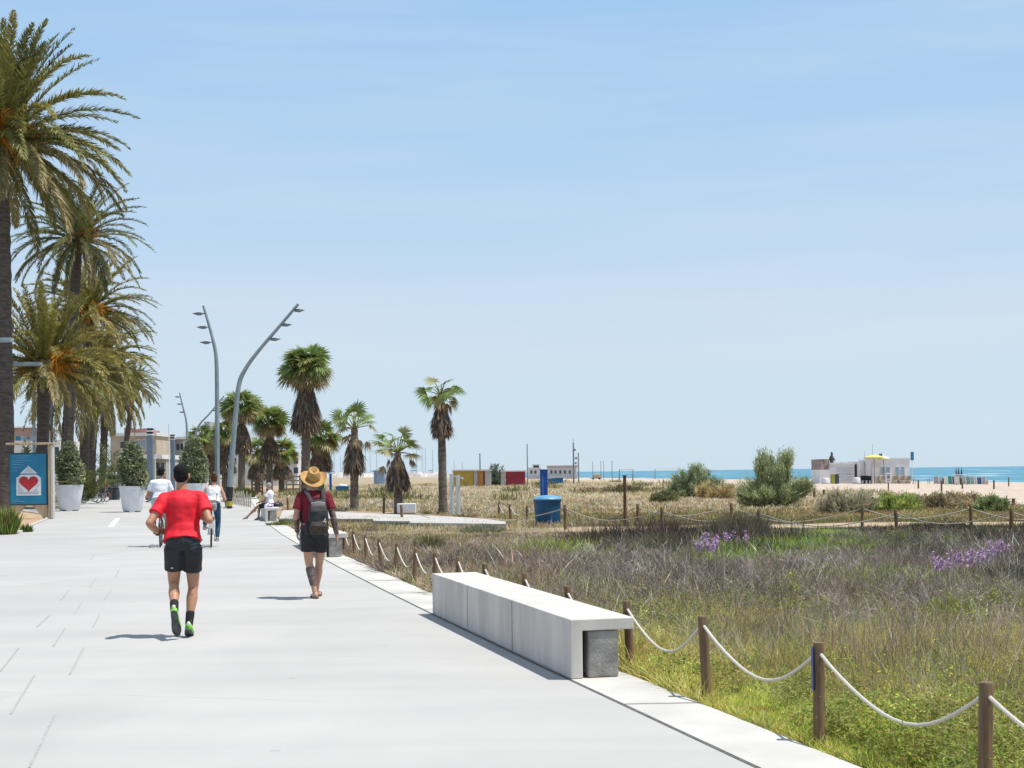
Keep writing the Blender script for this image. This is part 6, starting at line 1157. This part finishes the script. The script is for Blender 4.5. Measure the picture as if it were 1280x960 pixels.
def tattoo(a, b, r0, rm, r1, f0, f1): s = MB(); n = 7; a, b = Vector(a), Vector(b); s.tube([a.lerp(b, f0 + (f1 - f0) * i / (n - 1)) + Vector((0, -.004, 0)) for i in range(n)], [np.interp(f0 + (f1 - f0) * i / (n - 1), [0, .3, 1], [r0, rm, r1]) for i in range(n)], 16); s.build('tattoo', ink, t, smooth=True)
tattoo(J['knL'], J['anL'], .053, .0615, .037, .18, .78); tattoo(J['elR'], J['wrR'], .0415, .0445, .0285, .02, .92); tattoo(J['shR'], J['elR'], .05, .0505, .041, .66, .98); tattoo(J['elL'], J['wrL'], .0415, .0445, .0285, .05, .8)
s = MB(); a = J['wrL'].lerp(J['elL'], .06); d_ = (J['wrL'] - J['elL']).normalized(); s.tube([a - d_ * .014, a + d_ * .014], .033, 14); s.build('bracelet', darkm, t, smooth=True)
# straw hat: rests on his head, tipped back
straw = mat('straw', (.52, .33, .12), .85, .18, 16, .8, 60, stretch=(1, 1, 3), c2=(.36, .21, .07)); tip = Matrix.Rotation(R_(34), 4, 'X')
ht = thing('straw_hat', 'woven straw hat with a curled brim on the walking mans head', 'hat'); ht.matrix_world = Matrix.Translation(Vector((g.x, g.y, 0)) + Matrix.Rotation(PROM * .9, 3, 'Z') @ (J['head'] + Vector((0, -.012, .028)))) @ Matrix.Rotation(PROM * .9, 4, 'Z') @ tip
s = MB(); n = 44; vs = []; fs = []
for i in range(n):
    a = 2 * math.pi * i / n; up = .035 * abs(math.cos(a)) ** 1.5 - .012 * abs(math.sin(a)) + .006 * math.sin(3 * a + 1)
    for r, z in ((.092, .0), (.13, .0 + up * .3), (.165, up * .9), (.178, up * 1.25), (.176, up * 1.25 - .008), (.13, -.009 + up * .3), (.092, -.01)): vs.append((r * math.cos(a) * .98, r * math.sin(a) * 1.06, z))
for i in range(n):
    for j in range(7): fs.append((i * 7 + j, i * 7 + (j + 1) % 7, ((i + 1) % n) * 7 + (j + 1) % 7, ((i + 1) % n) * 7 + j))
s.add(vs, fs); s.build('brim', straw, ht, smooth=True)
s = MB(); vs = []; fs = []; pr = [(.094, -.01), (.095, .03), (.088, .08), (.078, .115), (.068, .132), (.052, .134), (.035, .118), (.0, .105)]
for r, z in pr:
    for i in range(32): a = 2 * math.pi * i / 32; k = 1 - (.16 * max(0, math.sin(a)) ** 3 if z > .08 else 0); vs.append((r * k * math.cos(a) * .93, r * k * math.sin(a) * 1.1, z + .012 * math.sin(a) * (z > .08)))
for j in range(len(pr) - 1):
    for i in range(32): fs.append((j * 32 + i, j * 32 + (i + 1) % 32, (j + 1) * 32 + (i + 1) % 32, (j + 1) * 32 + i))
s.add(vs, fs); s.build('crown', straw, ht, smooth=True)
s = MB(); s.lathe([(.0955, .0), (.0985, .0), (.0965, .028), (.0935, .028)], 32); o_ = s.build('band', mat('hat_band', (.30, .17, .06), .8, .2, 20), ht, smooth=True); o_.scale = (.94, 1.1, 1)
# backpack on his back
bt = thing('backpack', 'dark grey backpack with a mesh pocket worn by the man in the straw hat', 'backpack', (g.x, g.y, 0), PROM * .9); fab = mat('pack_black', (.022, .021, .024), .7, .35, 7, .2, 120); fab2 = mat('pack_grey', (.075, .066, .068), .7, .25, 9, .2, 90)
bx = .035; s = MB()
s.tube([(bx, -.205, .85), (bx, -.21, .88), (bx, -.225, .98), (bx, -.225, 1.12), (bx, -.205, 1.22), (bx, -.185, 1.28), (bx, -.17, 1.30)], [(.10, .05), (.128, .082), (.134, .09), (.13, .085), (.118, .075), (.09, .055), (.03, .03)], 20, ax=(1, 0, 0)); s.fuse('body', fab, bt, .010, 4, .005, 14)
s = MB(); s.tube([(bx, -.275, .865), (bx, -.285, .89), (bx, -.30, .96), (bx, -.285, 1.03)], [(.09, .02), (.115, .035), (.112, .042), (.10, .02)], 18, ax=(1, 0, 0)); s.fuse('front_pocket', mat('pack_mesh', (.05, .036, .028), .8, .5, 40), bt, .009, 3, .004, 16)
s = MB(); s.tube([(bx, -.255, 1.135), (bx, -.275, 1.15), (bx, -.265, 1.22), (bx, -.235, 1.265)], [(.085, .02), (.107, .035), (.10, .035), (.075, .02)], 18, ax=(1, 0, 0)); s.fuse('top_flap', fab2, bt, .009, 3, .003, 16)
s = MB(); s.tube([(bx - .09, -.25, 1.255), (bx, -.262, 1.268), (bx + .09, -.25, 1.255)], [(.008, .012)] * 3, 8); s.build('grey_trim', mat('trim_grey', (.30, .28, .29), .6, .1, 9), bt, smooth=True)
s = MB(); s.tube([(bx - .03, -.215, 1.29), (bx - .02, -.22, 1.33), (bx + .02, -.22, 1.33), (bx + .03, -.215, 1.29)], .007, 6); s.build('handle', fab, bt, smooth=True)
s = MB(); s.box((bx + .075, -.318, 1.035), (.012, .006, .05), 0, Matrix.Rotation(.5, 3, 'Y')); s.box((bx + .09, -.314, 1.015), (.008, .006, .03), 0, Matrix.Rotation(.5, 3, 'Y')); s.build('white_mark', mat('mark_white', (.7, .7, .7), .6, .05, 9), bt)
for x in (-1, 1):
    s = MB(); s.tube([(bx + x * .075, -.175, 1.27), (x * .115, -.07, 1.425), (x * .125, .03, 1.445), (x * .13, .12, 1.36), (x * .15, .15, 1.2), (x * .17, .07, 1.05), (x * .13, -.13, .95)], [(.026, .008)] * 7, 8, ax=(1, 0, 0)); s.build('strap', mat('pack_strap', (.035, .032, .04), .8, .2, 14), bt, smooth=True)
s = MB(); s.caps((bx - .145, -.2, .87), (bx - .145, -.2, 1.0), .03, .03, 12); s.build('side_pocket', fab, bt, smooth=True)
# ---- woman on the bicycle
g = G(264, 684.3); hz_ = math.atan(.215)
bicycle('city bicycle ridden by the woman in the white top', (g.x, g.y, .004), hz_, R_(1.5), mat('frame_silver', (.45, .45, .47), .4, .1, 9), rack=True, tail=True)
J = dict(pelvis=(.05, .20, .985), neck=(.075, .34, 1.40), head=(.085, .385, 1.545), shL=(-.085, .335, 1.335), shR=(.235, .335, 1.335), elL=(-.21, .36, 1.09), wrL=(-.285, .565, 1.075), elR=(.325, .33, 1.08), wrR=(.31, .56, 1.075),
         hipL=(-.035, .22, .93), hipR=(.135, .22, .93), knL=(-.11, .60, .80), anL=(-.135, .345, .50), toeL=(-.14, .45, .425), knR=(.165, .56, .57), anR=(.14, .455, .215), toeR=(.14, .59, .15))
t, J, hp, Mh = person('woman in a white tank top and jeans with hair in a bun, riding away', (g.x, g.y, .004), hz_, J, skinm('rider', (.50, .28, .19)), .9, hands={'L': ((0, 1, .0), (0, 0, -1), .9), 'R': ((0, 1, .0), (0, 0, -1), .9)})
hair(t, hp, Mh, ('auburn', (.075, .028, .013)), [((0, -.012, .05), (.080, .092, .074)), ((0, -.04, .01), (.075, .062, .085)), ((.0, -.055, .115), (.042, .042, .038))])
s = MB(); torso(s, J, .012, .05, .88, .92); s.fuse('tank_top', mat('top_white', (.72, .72, .74), .8, .05, 6), t, .009, 3, .004, 12); s = MB()
for x in (-.085, .085): c_ = (J['shL'] + J['shR']) / 2; s.tube([c_ + Vector((x * .8, -.15, -.11)), c_ + Vector((x * .85, -.118, .0)), c_ + Vector((x * .9, -.03, .068)), c_ + Vector((x * .9, .075, .01)), c_ + Vector((x * .9, .10, -.08))], [(.024, .010)] * 5, 8, ax=(1, 0, 0))
s.build('top_straps', mat('top_white', 0), t, smooth=True)
s = MB(); torso(s, J, .009, -.2, .12, .98)
for q in 'LR': s.caps(J['hip' + q], J['kn' + q], .094, .064, 16, [(.4, .083)]); s.caps(J['kn' + q], J['an' + q].lerp(J['kn' + q], .06), .064, .05, 16, [(.4, .062)])
s.fuse('jeans', mat('denim', (.018, .075, .135), .85, .3, 12, .3, 200), t, .010, 3, .005, 12)
for q in 'LR': s = MB(); shoe(s, J['kn' + q], J['an' + q], J['toe' + q], .003); f_ = s.fuse('shoe', mat('shoe_khaki', (.24, .22, .15), .8, .2, 12), t, .007, 1); s = MB(); sole(s, J['kn' + q], J['an' + q], J['toe' + q], .022, .034); s.build('sole', mat('sole_pale', (.5, .48, .42), .8, .1, 12), f_, smooth=True)
bgt = thing('shoulder_bag', 'patterned pale shoulder bag hanging behind the woman on the bicycle', 'bag', (g.x, g.y, .004), hz_); s = MB(); s.box((.0, .035, .93), (.27, .085, .18), 0, Matrix.Rotation(.1, 3, 'Y')); s.build('body', mat('bag_print', (.5, .44, .42), .8, .4, 16, c2=(.22, .17, .17)), bgt, bevel=.03, smooth=True)
s = MB(); s.tube([(.1, .06, 1.01), (.14, .16, 1.15), (.165, .24, 1.3), (.16, .32, 1.41), (.10, .42, 1.37)], [(.010, .005)] * 5, 8, ax=(1, 0, 0)); s.build('strap', mat('bag_strap', (.28, .12, .11), .7, .1, 9), bgt, smooth=True); s = MB(); s.box((.0, -.012, .975), (.26, .012, .07), 0, Matrix.Rotation(.1, 3, 'Y')); s.build('flap', mat('bag_flap', (.42, .36, .34), .8, .3, 14), bgt, bevel=.005)
# ---- man in white on a bicycle, beyond the jogger
g = G(200.5, 684); bicycle('dark bicycle ridden by the man in the white t-shirt', (g.x, g.y, .004), hz_, R_(0), mat('frame_black', (.02, .02, .022), .4, .1, 9), R=.35)
J = dict(pelvis=(.0, .20, 1.0), neck=(.01, .32, 1.46), head=(.035, .36, 1.615), shL=(-.165, .30, 1.39), shR=(.175, .30, 1.39), elL=(-.255, .34, 1.14), wrL=(-.30, .56, 1.075), elR=(.265, .34, 1.13), wrR=(.315, .56, 1.075),
         hipL=(-.09, .22, .95), hipR=(.09, .22, .95), knL=(-.12, .62, .80), anL=(-.135, .35, .50), toeL=(-.14, .46, .425), knR=(.13, .56, .57), anR=(.135, .455, .215), toeR=(.14, .6, .15))
t, J, hp, Mh = person('cyclist in a white t-shirt with dark hair, partly hidden behind the jogger', (g.x, g.y, .004), hz_, J, skinm('cyclist', (.36, .19, .12)), .97, sc_=1.06, headrot=(0, 0, -.5), hands={'L': ((0, 1, 0), (0, 0, -1), .9), 'R': ((0, 1, 0), (0, 0, -1), .9)})
hair(t, hp, Mh, ('black', (.009, .008, .008)), SHORT + [((0, .035, -.085), (.05, .05, .035))])
s = MB(); torso(s, J, .014, .0, 1., .98, .01); sleeves(s, J, .66, .064, .070); s.fuse('t_shirt', mat('tee_white', (.66, .67, .72), .8, .05, 6, .5, 8, bdist=.03), t, .011, 3, .007, 9, 1.3)
s = MB(); torso(s, J, .01, -.2, .2, 1.05); shortleg(s, J, .85, .85, .105, .08); s.fuse('shorts', mat('shorts_pale', (.42, .42, .44), .8, .15, 6), t, .011, 3, .004, 9)
for q in 'LR': s = MB(); shoe(s, J['kn' + q], J['an' + q], J['toe' + q], .003); f_ = s.fuse('shoe', mat('shoe_black', (.02, .02, .02), .7, .2, 12), t, .007, 1); s = MB(); sole(s, J['kn' + q], J['an' + q], J['toe' + q], .022, .034); s.build('sole', mat('sole_pale', 0), f_, smooth=True)
s = MB(); a = J['wrL'].lerp(J['elL'], .08); s.tube([a - Vector((0, .012, 0)), a + Vector((0, .012, 0))], .035, 12, ax=(1, 0, 0)); s.build('watch', darkm, t)
# ---- man sitting on the far bench
Yb = 51.7; J = dict(pelvis=(.0, .0, .575), neck=(.0, -.01, 1.075), head=(.0, .045, 1.245), shL=(-.17, .0, 1.0), shR=(.17, .0, 1.0), elL=(-.21, .13, .76), wrL=(-.15, .36, .665), elR=(.21, .13, .76), wrR=(.15, .36, .665),
                    hipL=(-.09, .02, .565), hipR=(.09, .02, .565), knL=(-.10, .45, .49), anL=(-.10, .83, .13), toeL=(-.10, 1.0, .075), knR=(.12, .44, .54), anR=(.12, .48, .105), toeR=(.12, .63, .04))
t, J, hp, Mh = person('grey haired man in a white t-shirt sitting on the distant bench with legs stretched out', (float(joint(Yb)) + .24, Yb, .0), R_(82), J, skinm('sitter', (.40, .23, .16)), 1., headrot=(0, 0, -.2), hands={'L': ((.2, 1, -.4), (0, 0, -1), .5), 'R': ((-.2, 1, -.4), (0, 0, -1), .5)})
hair(t, hp, Mh, ('grey', (.32, .31, .30)), SHORT)
s = MB(); torso(s, J, .016, .0, 1., 1.03); sleeves(s, J, .62, .062, .07); s.fuse('t_shirt', mat('tee_white', 0), t, .011, 3, .006, 9)
s = MB(); torso(s, J, .006, -.05, .2, 1.); shortleg(s, J, .8, .8, .098, .09); s.fuse('shorts', mat('shorts_navy', (.014, .016, .025), .8, .2, 6), t, .011, 3, .004, 9)
for q in 'LR': s = MB(); shoe(s, J['kn' + q], J['an' + q], J['toe' + q], .003); f_ = s.fuse('shoe', mat('shoe_grey', (.2, .2, .21), .7, .2, 12), t, .007, 1); s = MB(); sole(s, J['kn' + q], J['an' + q], J['toe' + q], .022, .034); s.build('sole', mat('sole_pale', 0), f_, smooth=True)
ro = t.location; tw = thing('beach_towel', 'white and violet towel bunched beside the seated man on the bench', 'towel', (ro.x + .0, ro.y - .27, .475), R_(70)); s = MB(); s.ball((0, 0, .07), (.2, .16, .085)); s.ball((.12, .05, .06), (.13, .12, .07)); s.ball((-.12, -.03, .05), (.14, .12, .06)); s.ball((-.22, -.05, .0), (.06, .12, .11)); s.fuse('cloth', mat('towel_print', (.68, .66, .74), .9, .5, 9, c2=(.13, .07, .36), thr=(.46, .54)), tw, .012, 2, .018, 14)
bk2 = thing('dark_bag', 'black soft bag lying on the bench behind the seated man', 'bag', (ro.x + .22, ro.y + .45, .475), R_(75)); s = MB(); s.ball((0, 0, .09), (.25, .14, .1)); s.box((0, 0, .05), (.42, .22, .1)); s.fuse('body', darkm, bk2, .015, 4, .01, 10); s = MB(); s.tube([(-.12, 0, .17), (0, 0, .24), (.12, 0, .17)], .01, 6); s.build('handle', darkm, bk2)
